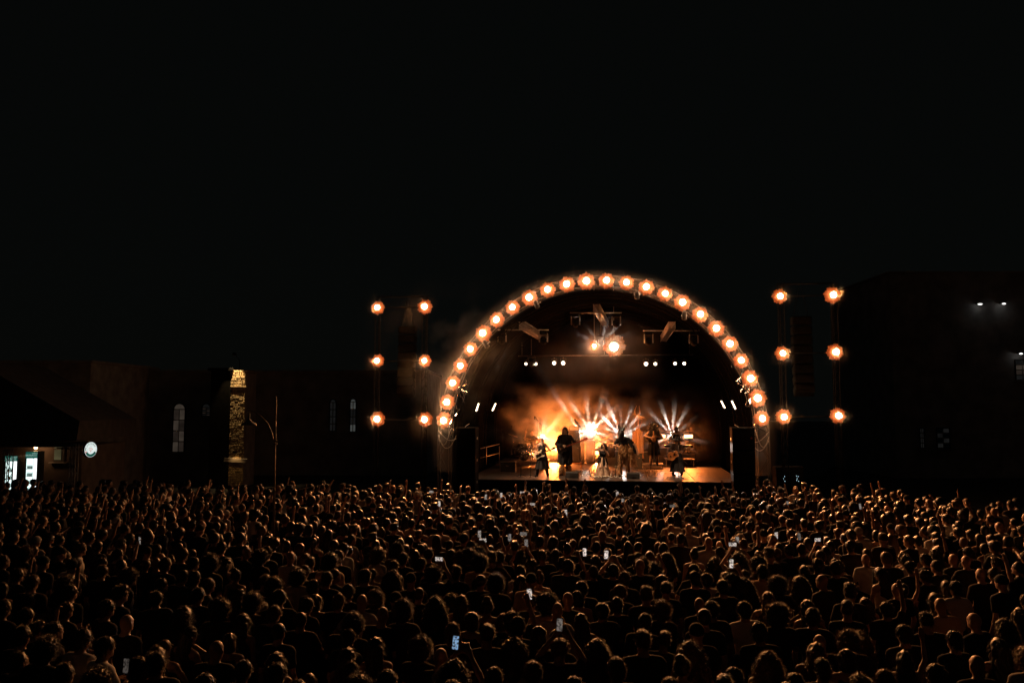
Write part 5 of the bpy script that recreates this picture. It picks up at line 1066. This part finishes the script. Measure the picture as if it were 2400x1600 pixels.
# ------------------------------------------------------------------ tall dark buildings
def building(name, px0, px1, ptop, Y, depth, label, m, windows=(), cat='building'):
    a = atY(px0, ptop, Y); b = atY(px1, ptop, Y); o = empty(name, ((a[0] + b[0]) / 2, Y, 0)); tag(o, label, cat); w = b[0] - a[0]; h = a[2]
    MB().box((0, depth / 2 + .3, h / 2), (w, depth, h), ch=.02).build('wall', m, o); MB().box((0, depth / 2 + .3, h + .08), (w + .3, depth + .3, .16), ch=.02).build('cornice', m, o)
    for (x0, x1, y0, y1, pm, arched) in windows:
        p = atY(x0, y0, Y); q = atY(x1, y1, Y); cx = (p[0] + q[0]) / 2 - o.location.x; ww = q[0] - p[0]; z1, z0 = p[2], q[2]; sp = z1 - (ww / 2 if arched else 0)
        n = 10; pr = [(cx - ww / 2, z0), (cx + ww / 2, z0)] + ([(cx + ww / 2 * cos(pi * i / n), sp + ww / 2 * sin(pi * i / n)) for i in range(n + 1)] if arched else [(cx + ww / 2, z1), (cx - ww / 2, z1)])
        f_ = MB(); [f_.tube([(pr[i][0], .27, pr[i][1]), (pr[(i + 1) % len(pr)][0], .27, pr[(i + 1) % len(pr)][1])], .05, 6) for i in range(len(pr))]; wo = f_.build('window', M_frame, o)
        nc, nr = 2, 4
        for r_ in range(nr):
            for c_ in range(nc):
                za, zb_ = z0 + (sp - z0) * r_ / nr, z0 + (sp - z0) * (r_ + 1) / nr; xa = cx - ww / 2 + ww * c_ / nc; xb2 = xa + ww / nc
                MB().box(((xa + xb2) / 2, .262, (za + zb_) / 2), (ww / nc - .07, .02, zb_ - za - .07)).build('pane', pm[(c_ * 3 + r_) % len(pm)], wo)
        if arched: MB().prism([(cx + (ww / 2 - .06) * cos(pi * i / n), sp + .03 + (ww / 2 - .06) * sin(pi * i / n)) for i in range(n + 1)], .255, .272).build('pane', pm[0], wo)
        MB().box((cx, .2, z0 - .06), (ww + .25, .2, .08), ch=.01).build('sill', m, wo)
    return o
M_pd2 = emis('dimmer_glow', (.5, .36, .28), .03, .4, 1.5); M_pd3 = emis('faint_glow', (.5, .5, .48), .012, .4, 1.5)
building('tenement', -220, 207, 850, 43, 8, 'tall plain tenement behind the bar roof', M_plaster, [(163, 178, 952, 985, (emis('amber_pane', (.5, .33, .1), .05),), False)])
building('arched_hall', 330, 522, 872, 50, 10, 'dark hall with a tall arched window left of the stone tower', M_darkplaster, [(403, 427, 945, 1060, (M_pane_dim, M_pd2), True), (470, 489, 945, 975, (M_pd3, M_pd2), True)])
building('long_hall', 586, 1000, 872, 54, 10, 'long dark hall with slim arched windows right of the stone tower', M_darkplaster, [(771, 785, 935, 1010, (M_pd3,), True), (819, 832, 934, 1012, (M_pane_grey, M_pd3, M_pd3), True)])
# stone tower lit by a floodlight from above
sx0, sx1 = atY(537, 871, 46)[0], atY(577, 871, 46)[0]; stt = atY(537, 871, 46)[2]; tw = empty('stone_tower', ((sx0 + sx1) / 2, 46, 0)); tag(tw, 'rough stone tower corner lit warm from above', 'tower'); w = sx1 - sx0
MB().box((0, 1.0, stt / 2), (w - .06, 1.9, stt - .1)).build('core', M_plaster, tw)
M_stone = mat('rubble_stone', (.42, .33, .2), .9, var=.4, scale=5, bump=.5)
stn = MB(); g_ = np.random.default_rng(5); z = .1; zc = atY(537, 906, 46)[2]
while z < stt - .05:
    h = g_.uniform(.09, .17) if z < zc else g_.uniform(.14, .22); x = -w / 2
    while x < w / 2 - .02:
        L_ = min(g_.uniform(.1, .3), w / 2 - x); c_ = A(x + L_ / 2, g_.uniform(-.035, .015), z + h / 2); bm_ = MB().box((0, 0, 0), (L_ - .02, .14, h - .02), rotx(g_.normal(0, .07)) @ rotz(g_.normal(0, .07)), ch=.02)
        stn.add(np.array(bm_.v) + c_, bm_.f); x += L_
    z += h
o = stn.build('rubble_face', M_stone, tw); o['kind'] = 'stuff'
MB().box((0, -.02, zc), (w + .14, .3, .07), ch=.015).build('string_course', M_stone, tw); MB().box((.1, .9, stt + .03), (w + .1, 1.9, .1), ch=.02).build('coping', M_stone, tw)
zl = atY(537, 1078, 46)[2]; MB().box((.05, -.06, zl), (w + .3, .3, .24), R=roty(.06), ch=.02).build('plinth_ledge', M_plaster, tw)
fl = empty('floodlight', ((sx0 + sx1) / 2 - .02, 45.45, stt + 1.0)); tag(fl, 'small floodlight on an arm shining down the stone tower', 'floodlight')
MB().box((0, 0, 0), (.22, .12, .14), rotx(.5), ch=.02).build('housing', M_ink, fl); MB().tube([(0, .05, 0), (0, .9, -.3), (0, .9, -1.0)], .02, 6).build('arm', M_ink, fl)
l = bpy.data.objects.new('flood_beam', spot('flood_beam', 420, 58, .5, (1, .64, .28), .04)); link(l, fl); l.location = (0, .02, -.13); l.rotation_euler = (.16, 0, 0)
fl2 = empty('floodlight', ((sx0 + sx1) / 2 + .1, 45.6, zl + .5)); tag(fl2, 'hidden small lamp above the bottom ledge of the stone tower', 'floodlight'); MB().box((0, 0, 0), (.2, .1, .1), ch=.02).build('housing', M_ink, fl2); MB().tube([(0, .04, 0), (0, .6, -.02)], .015, 5).build('arm', M_ink, fl2)
l = bpy.data.objects.new('flood_beam', spot('flood_beam', 9, 100, .6, (1, .55, .18), .04)); link(l, fl2); l.location = (0, 0, -.1); l.rotation_euler = (.3, 0, 0)
sxx = atY(537, 900, 44)[0]; 
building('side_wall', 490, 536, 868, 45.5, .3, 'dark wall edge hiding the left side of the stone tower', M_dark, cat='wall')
# right side: dark block with wall lamps and a dim window
rb = building('right_block', 2090, 2480, 640, 52, 10, 'large dark building at the right edge with two high wall lamps', M_darkplaster, [(2385, 2420, 842, 890, (M_pd3, M_pd2, M_pane_dim), False), (2160, 2172, 1003, 1050, (M_pd3,), False), (2200, 2232, 1003, 1050, (M_pd3, emis('black_pane', (.01, .02, .02), .02)), False)])
for i, (x, y, lab) in enumerate(((2297, 713, 'left one of two high white wall lamps at the right'), (2353, 712, 'right one of two high white wall lamps'), (2393, 829, 'white wall lamp above the dim window at the right edge'))):
    c = atY(x, y, 51.9); o = empty('wall_lamp', c, 0); tag(o, lab, 'lamp', 'wall lamps'); MB().box((0, .12, .09), (.34, .3, .1), ch=.03).build('hood', M_ink, o); MB().tube([(0, .25, .09), (0, .45, .09)], .03, 6).build('arm', M_ink, o)
    MB().sphere((0, 0, .01), ((.15, .12, .1)[i], .1, .05), 12, 8).build('lens', emis('white_lamp%d' % i, (1, .97, .92), 2.2), o, True)
# ------------------------------------------------------------------ street lamp standing in the crowd
b = atZ(645, 950 + 1867 * CAMZ / 20.8, 0.0); YL = 20.8; b = np.array([atY(644, 1150, YL)[0], YL, 0]); zz = lambda x, y: atY(x, y, YL)
M_ironpost = mat('painted_iron', (.17, .15, .13), .6, var=.3)
sl_ = empty('street_lamp', b); tag(sl_, 'unlit gooseneck street lamp with bell shade standing in the crowd', 'street lamp'); q = lambda x, y: zz(x, y) - b
MB().tube([(0, 0, 0), (0, 0, .6), (0, 0, 1.0)], [.09, .085, .05], 10).build('base', M_black, sl_, True); MB().tube([(0, 0, 1.0), q(644, 1060), q(647, 935), q(646.5, 928)], [.03, .026, .02, .008], 10).build('post', M_ironpost, sl_, True)
for y in (1032, 1040): MB().lathe([(.03, -.02), (.055, 0), (.03, .02)], 12, q(645.5, y)).build('collar', M_black, sl_, True)
P = [q(x, y) for x, y in ((640, 1028), (637, 1012), (628, 992), (616, 978), (600, 966), (586, 961), (579, 963), (577, 967))]; MB().tube([q(645, 1032)] + P, .011, 6).build('gooseneck', M_ironpost, sl_, True)
c = q(583, 985); MB().lathe([(.015, .2), (.035, .17), (.022, .13), (.035, .1), (.022, .06), (.04, .02), (.09, -.03), (.17, -.07), (.2, -.12), (.19, -.125)], 24, c, None, 0, 8, 0, 1, False).build('bell_shade', M_ironpost, sl_, True)
c2 = [atY(700, 1147, 24) - b, atY(757, 1135, 24.5) - b]; sk2 = MB().tube([atY(700, 1147, 24), atY(757, 1135, 24.5)], .012, 6).build('flag_pole', M_steel); tag(sk2, 'thin pale pole held slantwise above the crowd right of the street lamp', 'pole')
# racks with tiny lamps and the crowd barrier before the stage
for i, px in enumerate((1836, 1868)):
    p = atY(px, 1121, 33.0); o = empty('control_rack', (p[0], 33.0, 0)); tag(o, 'black equipment rack with tiny pale lights, %s of two right of the stage' % ('left', 'right')[i], 'rack'); MB().box((0, .3, 1.1), (.55, .6, 2.2), ch=.02).build('case', M_dark, o)
    for k, (dx, y) in enumerate(((-.02, 1115), (.05, 1116), (-.02, 1125), (.06, 1127), (0, 1121))): z_ = atY(px, y, 33.0)[2]; MB().sphere((dx, -.012, z_), .014, 8, 6).build('indicator', emis('cyan_led', (.6, .9, 1), 1.2) if k == 0 else bpy.data.materials['cyan_led'], o)
for k in range(12):
    o = empty('crowd_barrier', S(-7.2 + 1.25 * k, -3.0, 0), -YAW); tag(o, 'steel crowd barrier before the stage, %s panel from the left' % ORD[k], 'barrier', 'barriers before the stage')
    MB().tube([(-.6, 0, .1), (-.6, 0, 1.1), (.6, 0, 1.1), (.6, 0, .1)], .022, 6).build('frame', M_alu, o, True); MB().box((0, .02, .6), (1.16, .01, .9)).build('panel', M_steel, o); MB().tube([(-.5, 0, .5), (-.5, 1.0, .03), (.5, 1.0, .03), (.5, 0, .5)], .02, 6).build('rear_brace', M_alu, o)
# ------------------------------------------------------------------ the crowd
# heads picked from the photograph: (x, y of the head top in strips 600 px wide, hair)
Z3 = 3.137
HEADS = {0: [(180,1000,'s'),(430,780,'s'),(580,840,'s'),(900,730,'c'),(890,845,'q'),(820,960,'o'),(500,960,'s'),(760,635,'s'),(880,615,'o'),(950,1065,'b'),(1170,890,'s'),(1280,735,'r'),(1410,640,'s'),(1350,675,'q'),(1200,810,'s'),(1460,865,'s'),(1400,940,'w'),(1620,940,'c'),(1520,795,'s'),(1850,905,'c'),(1680,650,'l'),(1110,410,'s'),(1190,650,'s'),(1230,1240,'t'),(1120,1150,'s'),(320,1220,'c'),(590,1180,'s'),(760,1440,'c'),(1330,1150,'l'),(1600,1245,'b'),(1740,985,'s'),(1480,740,'s'),(220,775,'s'),(275,820,'s'),(110,725,'s'),(40,625,'s'),(540,640,'s'),(460,590,'l'),(20,950,'s'),(150,1150,'s'),(1200,1340,'s'),(980,1390,'s'),(1510,1500,'s'),(430,1110,'s'),(1780,1060,'l'),(700,1250,'s'),(60,1350,'s'),(450,1430,'s'),(1760,1400,'s'),(1050,1480,'l')],
 600: [(90,570,'s'),(280,600,'b'),(440,500,'t'),(480,735,'s'),(580,720,'r'),(610,590,'s'),(560,515,'o'),(660,540,'s'),(820,735,'s'),(870,515,'s'),(1000,740,'w'),(1030,670,'s'),(1095,625,'c'),(1215,655,'s'),(1280,580,'q'),(1410,580,'l'),(1500,600,'c'),(1590,550,'l'),(1650,620,'c'),(1790,600,'q'),(1055,540,'c'),(1320,715,'l'),(1460,710,'s'),(1650,775,'r'),(1740,770,'c'),(380,810,'s'),(600,920,'s'),(660,880,'b'),(760,925,'b'),(880,980,'b'),(890,885,'c'),(1110,970,'c'),(1330,920,'w'),(1500,915,'l'),(1590,1050,'o'),(1670,1130,'q'),(1790,1050,'s'),(440,920,'o'),(370,945,'s'),(345,1020,'r'),(90,1000,'s'),(200,1125,'r'),(625,1075,'b'),(650,1175,'s'),(720,1060,'c'),(1130,1060,'l'),(1440,1120,'s'),(1210,1235,'c'),(1310,1315,'b'),(1460,1295,'s'),(650,1315,'l'),(930,1250,'l'),(160,1430,'s'),(790,1485,'c'),(1690,1430,'s'),(290,1545,'s'),(390,1540,'s'),(1475,1550,'s'),(190,870,'s'),(160,790,'c'),(1870,1090,'o'),(50,1290,'s'),(1000,1480,'s'),(1180,1350,'l')],
 1200: [(375,650,'s'),(85,770,'l'),(250,910,'c'),(110,925,'r'),(190,890,'q'),(300,985,'b'),(400,900,'b'),(490,895,'o'),(550,810,'s'),(570,705,'s'),(535,665,'s'),(740,845,'s'),(840,755,'s'),(760,935,'s'),(970,855,'q'),(965,655,'c'),(885,520,'l'),(940,1050,'s'),(670,980,'s'),(1050,945,'c'),(1120,820,'q'),(1220,840,'b'),(1140,610,'w'),(1330,690,'s'),(1330,750,'s'),(1435,640,'w'),(1430,760,'s'),(1550,795,'s'),(1660,740,'s'),(1800,700,'s'),(1730,795,'w'),(1825,670,'s'),(1400,940,'b'),(1500,965,'s'),(130,1030,'s'),(30,1085,'s'),(210,1155,'o'),(325,1165,'r'),(510,1070,'l'),(65,1225,'w'),(150,1370,'s'),(270,1360,'r'),(620,1240,'w'),(960,1175,'q'),(1350,1130,'k'),(1350,1250,'w'),(770,1375,'s'),(850,1340,'l'),(510,1530,'s'),(1860,900,'l'),(1855,1130,'s'),(1860,1330,'w'),(1590,1450,'s'),(1530,1510,'q'),(690,575,'s'),(625,530,'s'),(470,540,'s'),(530,490,'c'),(280,580,'l'),(1210,470,'s'),(1320,570,'u'),(280,405,'s'),(430,430,'s'),(1160,400,'b'),(1120,1500,'s')],
 1800: [(55,780,'c'),(90,585,'s'),(230,700,'l'),(240,775,'w'),(350,650,'s'),(500,670,'s'),(570,675,'s'),(550,740,'w'),(725,620,'b'),(850,720,'l'),(920,695,'s'),(970,835,'b'),(1150,735,'s'),(1130,665,'s'),(1320,815,'l'),(1360,820,'s'),(1310,945,'b'),(1440,630,'b'),(1580,720,'b'),(1535,1045,'b'),(1190,1040,'q'),(350,965,'l'),(60,990,'c'),(600,960,'q'),(120,1130,'s'),(420,1200,'b'),(1010,1115,'s'),(610,1185,'c'),(300,1270,'l'),(580,1330,'o'),(1490,1350,'b'),(215,1475,'s'),(1700,1250,'l'),(1750,1100,'w'),(470,525,'s'),(400,530,'s'),(300,500,'l'),(630,520,'s'),(930,475,'l'),(1120,490,'s'),(1220,505,'s'),(1290,460,'s'),(1560,470,'l'),(1640,520,'s'),(860,1480,'s'),(1180,1420,'s'),(1350,1180,'s')]}
CODE = {'s': 'short', 'r': 'crop', 'q': 'quiff', 'c': 'curly', 'l': 'long', 'w': 'wavy', 'o': 'bob', 'u': 'bun', 't': 'tail', 'k': 'cap', 'b': None}
HWORD = {'short': 'short-haired', 'crop': 'close-cropped', 'quiff': 'spiky-haired', 'curly': 'curly-haired', 'long': 'long-haired', 'wavy': 'big wavy-haired', 'bob': 'bob-haired', 'bun': 'bun-haired', 'tail': 'pony-tailed', 'cap': 'capped', None: 'bald'}
# lit phone screens: (x, y, landscape, bright)
PHONES = [(1370.5, 1293, 0, 1.6), (1421, 1299, 0, 1.6), (1233.5, 1272, 0, .35), (1241, 1391, 0, 1.4), (1311.6, 1463, 0, .3), (1326, 1201, 0, 1.4), (1714, 1320, 0, 1.3), (1717, 1275, 1, 1.2), (1728, 1266, 0, .5), (1447, 1157, 0, 1.2), (1248, 1181, 1, .8), (1224, 1153.6, 1, .9), (1460, 1174, 0, .8), (1227, 1250, 1, .3), (1576, 1185, 1, .3), (1030, 1180, 0, 1.2), (1139, 1164, 0, .6), (1175, 1160, 0, 1.0), (1011, 1152, 1, .7), (1132, 1265, 1, 1.0), (1124, 1251, 0, .6), (1194.5, 1259, 0, .4), (1029, 1309, 1, 1.1), (1068, 1505, 0, 1.0), (1819, 1254, 0, 1.1), (1873, 1256, 0, .25), (1916, 1264, 1, 1.2), (1845, 1180, 0, .4), (2016, 1186, 0, .6), (328, 1266, 0, .5), (296, 1559, 0, .12)]
PEO = []                                            # x, y, template, hair, scale, turn, fixed
TGT = S(0.3, 3.0, 0)[:2]
def face(x, y): return atan2(-(TGT[0] - x), TGT[1] - y)
LONGS = ('long', 'wavy', 'bob', 'bun', 'tail')
def top_h(hk): return {'curly': 1.795, 'wavy': 1.785, 'quiff': 1.785, 'bun': 1.8}.get(hk, 1.765) if hk else 1.755
PH_OBJ = []
for (x, y, land, br) in PHONES:
    one = random.random() < .35 and not land; sc = random.uniform(.95, 1.04); pz = 'phone1' if one else 'phone2'
    lp = A(.185, .345, 1.9) if one else A(0, .35, 1.87)
    w = atZ(x, y, lp[2] * sc); rz = face(w[0], w[1]) + random.uniform(-.08, .08); off = rotz(rz) @ (lp * A(1, 1, 0)) * sc
    hk = random.choice(('short', 'long', 'curly', 'short', 'bob', 'wavy', 'quiff')); fm = '_f' if hk in LONGS else '_m'
    PEO.append([w[0] - off[0], w[1] - off[1], pz + fm, hk, sc, rz, True]); PH_OBJ.append((w, rz, land, br, sc))
for ox, L in HEADS.items():
    for (zx, zy, c) in L:
        hk = CODE[c]; x = ox + zx / Z3; y = 1100 + zy / Z3; fem = hk in LONGS; sc = random.uniform(.92, .97) if fem else random.uniform(.96, 1.05)
        w = atZ(x, y, top_h(hk) * sc); r_ = random.random()
        pz = 'down' if r_ < .55 else 'slouch' if r_ < .75 else 'front' if r_ < .9 else ('hips' if not fem else 'front')
        if any((p[0] - w[0]) ** 2 + (p[1] - w[1]) ** 2 < .3 ** 2 for p in PEO): continue
        PEO.append([w[0], w[1], pz + ('_f' if fem else '_m'), hk, sc, face(w[0], w[1]) + random.gauss(0, .22), True])
# the rest fills the square
grid = {}
def gkey(x, y): return int(x // .6), int(y // .6)
for p in PEO: grid.setdefault(gkey(p[0], p[1]), []).append(p)
def free(x, y, d):
    a, b = gkey(x, y)
    for i in range(a - 1, a + 2):
        for j in range(b - 1, b + 2):
            for p in grid.get((i, j), ()):
                if (p[0] - x) ** 2 + (p[1] - y) ** 2 < d * d: return False
    return True
def inside(x, y):
    if abs(x - b_lamp[0]) < .35 and abs(y - b_lamp[1]) < .35: return False
    hx, hy = proj((x, y, 1.75))
    if not (-40 < hx < 2440 and hy < 1640): return False
    lim = np.interp(hx, [0, 400, 700, 1000, 1120, 1700, 1800, 2000, 2200, 2400], [1122, 1128, 1132, 1134, 1141, 1141, 1133, 1140, 1158, 1172]); return hy > lim + random.uniform(-2, 5)
b_lamp = b
tries = 0; rr = np.random.default_rng(21)
for tries in range(30000):
    y = sqrt(rr.uniform(7.4 ** 2, 33.5 ** 2)); x = rr.uniform(-.68, .68) * y
    if not inside(x, y): continue
    hx, hy = proj((x, y, 1.75)); dmin = rr.uniform(.42, .74) if hy < 1330 else rr.uniform(.52, .85)
    if not free(x, y, dmin): continue
    hk = rr.choice(['short', 'crop', 'quiff', 'curly', 'long', 'wavy', 'bob', 'bun', 'tail', 'cap', 'bald'], p=[.27, .09, .1, .09, .15, .07, .07, .03, .04, .05, .04]); hk = None if hk == 'bald' else str(hk)
    fem = hk in LONGS; sc = rr.uniform(.87, .98) if fem else rr.uniform(.93, 1.07); u = rr.random(); up = .13 if hy < 1230 else .07
    if u < up: pz = rr.choice(['raise1', 'raise2', 'raise1', 'phone1'] if fem else ['raise1', 'raise2', 'fist1', 'raise1', 'phone1'])
    elif u < .62: pz = 'down'
    elif u < .8: pz = 'slouch'
    elif u < .93: pz = 'front'
    else: pz = 'down' if fem else 'hips'
    p = [x, y, str(pz) + ('_f' if fem else '_m'), hk, sc, face(x, y) + rr.normal(0, .25), False]; PEO.append(p); grid.setdefault(gkey(x, y), []).append(p)
print('PEOPLE', len(PEO))
info = []
for i, p in enumerate(PEO):
    hx, hy = proj((p[0], p[1], 1.75 * p[4])); info.append((p[1], i, hx, hy))
info = [t for t in info if -25 < t[2] < 2425 and t[3] < 1606]
info.sort(); NEAR = info[:300]; FAR = info[300:]
# rows from the camera, for labels
NEAR.sort(key=lambda t: -t[3]); rows = [NEAR[k:k + 20] for k in range(0, 300, 20)]
PWORD = {'down': '', 'slouch': ', forearm bent', 'front': ', hands together', 'hips': ', hands on hips', 'phone2': ', holding up phone', 'phone1': ', hand up high', 'raise1': ', open hand raised', 'fist1': ', raised fist', 'raise2': ', both arms raised'}
for r_, row in enumerate(rows):
    row.sort(key=lambda t: t[2])
    for c_, t in enumerate(row):
        x, y, tk, hk, sc, rz, fx = PEO[t[1]]; tp = TEMPL[tk]; o = obj('person', tp['person']); o.location = (x, y, 0); o.rotation_euler = (random.gauss(0, .035), random.gauss(0, .04), rz); o.scale = (sc * random.uniform(.95, 1.08), sc * random.uniform(.96, 1.06), sc)
        light = random.random() < .1
        for nm in ('shirt', 'trousers', 'shoeL', 'shoeR'):
            q_ = obj(nm[:4] if nm[:4] == 'shoe' else nm, tp[nm], None, o)
            if nm == 'shirt' and light: q_.material_slots[0].link = 'OBJECT'; q_.material_slots[0].material = M_lighttop
        if hk:
            ho = obj('hair' if hk != 'cap' else 'cap', HAIR[hk], None, o); hsx = A(random.uniform(.98, 1.14), random.uniform(.98, 1.1), random.uniform(.97, 1.1)) if hk != 'cap' else A(1, 1, 1)
            ho.scale = hsx; ho.location = A(0, .015, 1.66) * (1 - hsx)
        hw = HWORD[hk]; hw = hw if 'person' in hw else hw + ' person'; cl_ = 'pale' if light else 'dark'
        tag(o, '%s in %s %s%s, %s row from camera, %s from left' % (hw, cl_, 'tank' if tk.endswith('_f') else 'tee', PWORD[tp['pose']], ORD[r_], ORD[c_]), 'person', 'people in the crowd')
# everyone farther back: one mass of people
dg = bpy.context.evaluated_depsgraph_get(); LOW = {}
def low(me, ratio):
    if me.name in LOW: return LOW[me.name]
    o = bpy.data.objects.new('tmp', me); COL.objects.link(o); md = o.modifiers.new('d', 'DECIMATE'); md.ratio = ratio
    bpy.context.view_layer.update(); d_ = bpy.context.evaluated_depsgraph_get(); e = o.evaluated_get(d_).to_mesh(); e.calc_loop_triangles()
    V = np.empty(len(e.vertices) * 3, np.float32); e.vertices.foreach_get('co', V); T_ = np.empty(len(e.loop_triangles) * 3, np.int32); e.loop_triangles.foreach_get('vertices', T_)
    LOW[me.name] = (V.reshape(-1, 3).copy(), T_.reshape(-1, 3).copy()); COL.objects.unlink(o); bpy.data.objects.remove(o); return LOW[me.name]
VV, TT, MM, PID = [], [], [], []; base = 0
for t in FAR:
    x, y, tk, hk, sc, rz, fx = PEO[t[1]]; tp = TEMPL[tk]; R = rotz(rz) @ rotx(random.gauss(0, .04)) @ roty(random.gauss(0, .05)) * sc; pid = random.random()
    parts = [(tp['person'], 800, 0), (tp['shirt'], 280, 2), (tp['trousers'], 80, 2)] + ([(HLOW[hk], 300, 2 if hk == 'cap' else 1)] if hk else [])
    for me, n, mi in parts:
        V, T_ = low(me, min(1, n / max(len(me.polygons) * 2, 1)))
        if mi == 1: hsx = np.array([random.uniform(.97, 1.2), random.uniform(.97, 1.15), random.uniform(.96, 1.14)], np.float32); hc_ = np.array([0, .015, 1.65], np.float32); V = (V - hc_) * hsx + hc_
        VV.append(V @ R.T.astype(np.float32) + np.array([x, y, 0], np.float32)); TT.append(T_ + base); MM.append(np.full(len(T_), mi, np.int32)); PID.append(np.full(len(V), (pid + .37 * mi) % 1.0, np.float32)); base += len(V)
VV = np.concatenate(VV); TT = np.concatenate(TT); me = mesh('crowd', VV, TT, True)
if len(me.polygons) == len(TT): me.polygons.foreach_set('material_index', np.concatenate(MM))
at = me.attributes.new('pid', 'FLOAT', 'POINT'); PIDc = np.concatenate(PID)
if len(me.vertices) == len(PIDc): at.data.foreach_set('value', PIDc)
for m in (M_sskin, M_shair, M_stop): me.materials.append(m)
tag(obj('crowd', me), 'dense crowd of concertgoers packed towards the stage', 'crowd', kind='stuff'); print('CROWD', len(FAR), len(TT))
# ------------------------------------------------------------------ phones
def screen_mat(i, br):
    m = bpy.data.materials.new('phone_screen'); m.use_nodes = True; n = m.node_tree.nodes; l = m.node_tree.links; n.remove(n['Principled BSDF']); e = n.new('ShaderNodeEmission')
    tc = n.new('ShaderNodeTexCoord'); nz = n.new('ShaderNodeTexNoise'); nz.inputs['Scale'].default_value = 40; nz.noise_dimensions = '4D'; nz.inputs['W'].default_value = i * 1.7; r = n.new('ShaderNodeValToRGB'); l.new(tc.outputs['Object'], nz.inputs['Vector']); l.new(nz.outputs[0], r.inputs[0])
    r.color_ramp.elements[0].position = .38; r.color_ramp.elements[0].color = (.04, .035, .03, 1); r.color_ramp.elements[1].position = .55; r.color_ramp.elements[1].color = (.95, .8, .7, 1) if i != 23 else (.35, .6, .95, 1)
    l.new(r.outputs[0], e.inputs[0]); e.inputs[1].default_value = br; l.new(e.outputs[0], n['Material Output'].inputs[0]); return m
pb = MB().box((0, 0, 0), (.078, .009, .158), ch=.004); 
xs = sorted(range(len(PH_OBJ)), key=lambda i: proj(PH_OBJ[i][0])[0]); rank = {i: k for k, i in enumerate(xs)}
for i, (w, rz, land, br, sc) in enumerate(PH_OBJ):
    o = pb.build('phone', M_ink); o.location = w; o.rotation_euler = (random.uniform(-.2, .05), pi / 2 if land else random.uniform(-.06, .06), rz); o.scale = (1.05,) * 3
    MB().box((0, -.0056, 0), (.068, .001, .142)).build('screen', screen_mat(i, br * .55), o); MB().box((.025, .0056, .06), (.022, .003, .028), ch=.001).build('camera_bump', M_steel, o)
    k = rank[i]; wd_ = ORD[k] + ' from the left' if k < 16 else ORD[len(xs) - 1 - k] + ' from the right'
    tag(o, '%s phone held up %s, %s of all lit phones' % ('dim' if br < .5 else 'bright', 'sideways' if land else 'upright', wd_), 'phone', 'phones held up in the crowd')
w = atZ(1227, 1290, 1.72); cu = empty('beer_cup', w); tag(cu, 'clear plastic cup of amber beer held up in the crowd', 'cup')
MB().lathe([(.03, -.07), (.034, 0), (.042, .08), (.045, .085)], 16).build('cup', mat('clear_plastic', (.6, .5, .4), .2, transl=.6), cu, True); MB().lathe([(.029, -.066), (.033, 0), (.036, .03)], 16).build('beer', mat('beer', (.6, .25, .03), .2, transl=.7), cu, True)
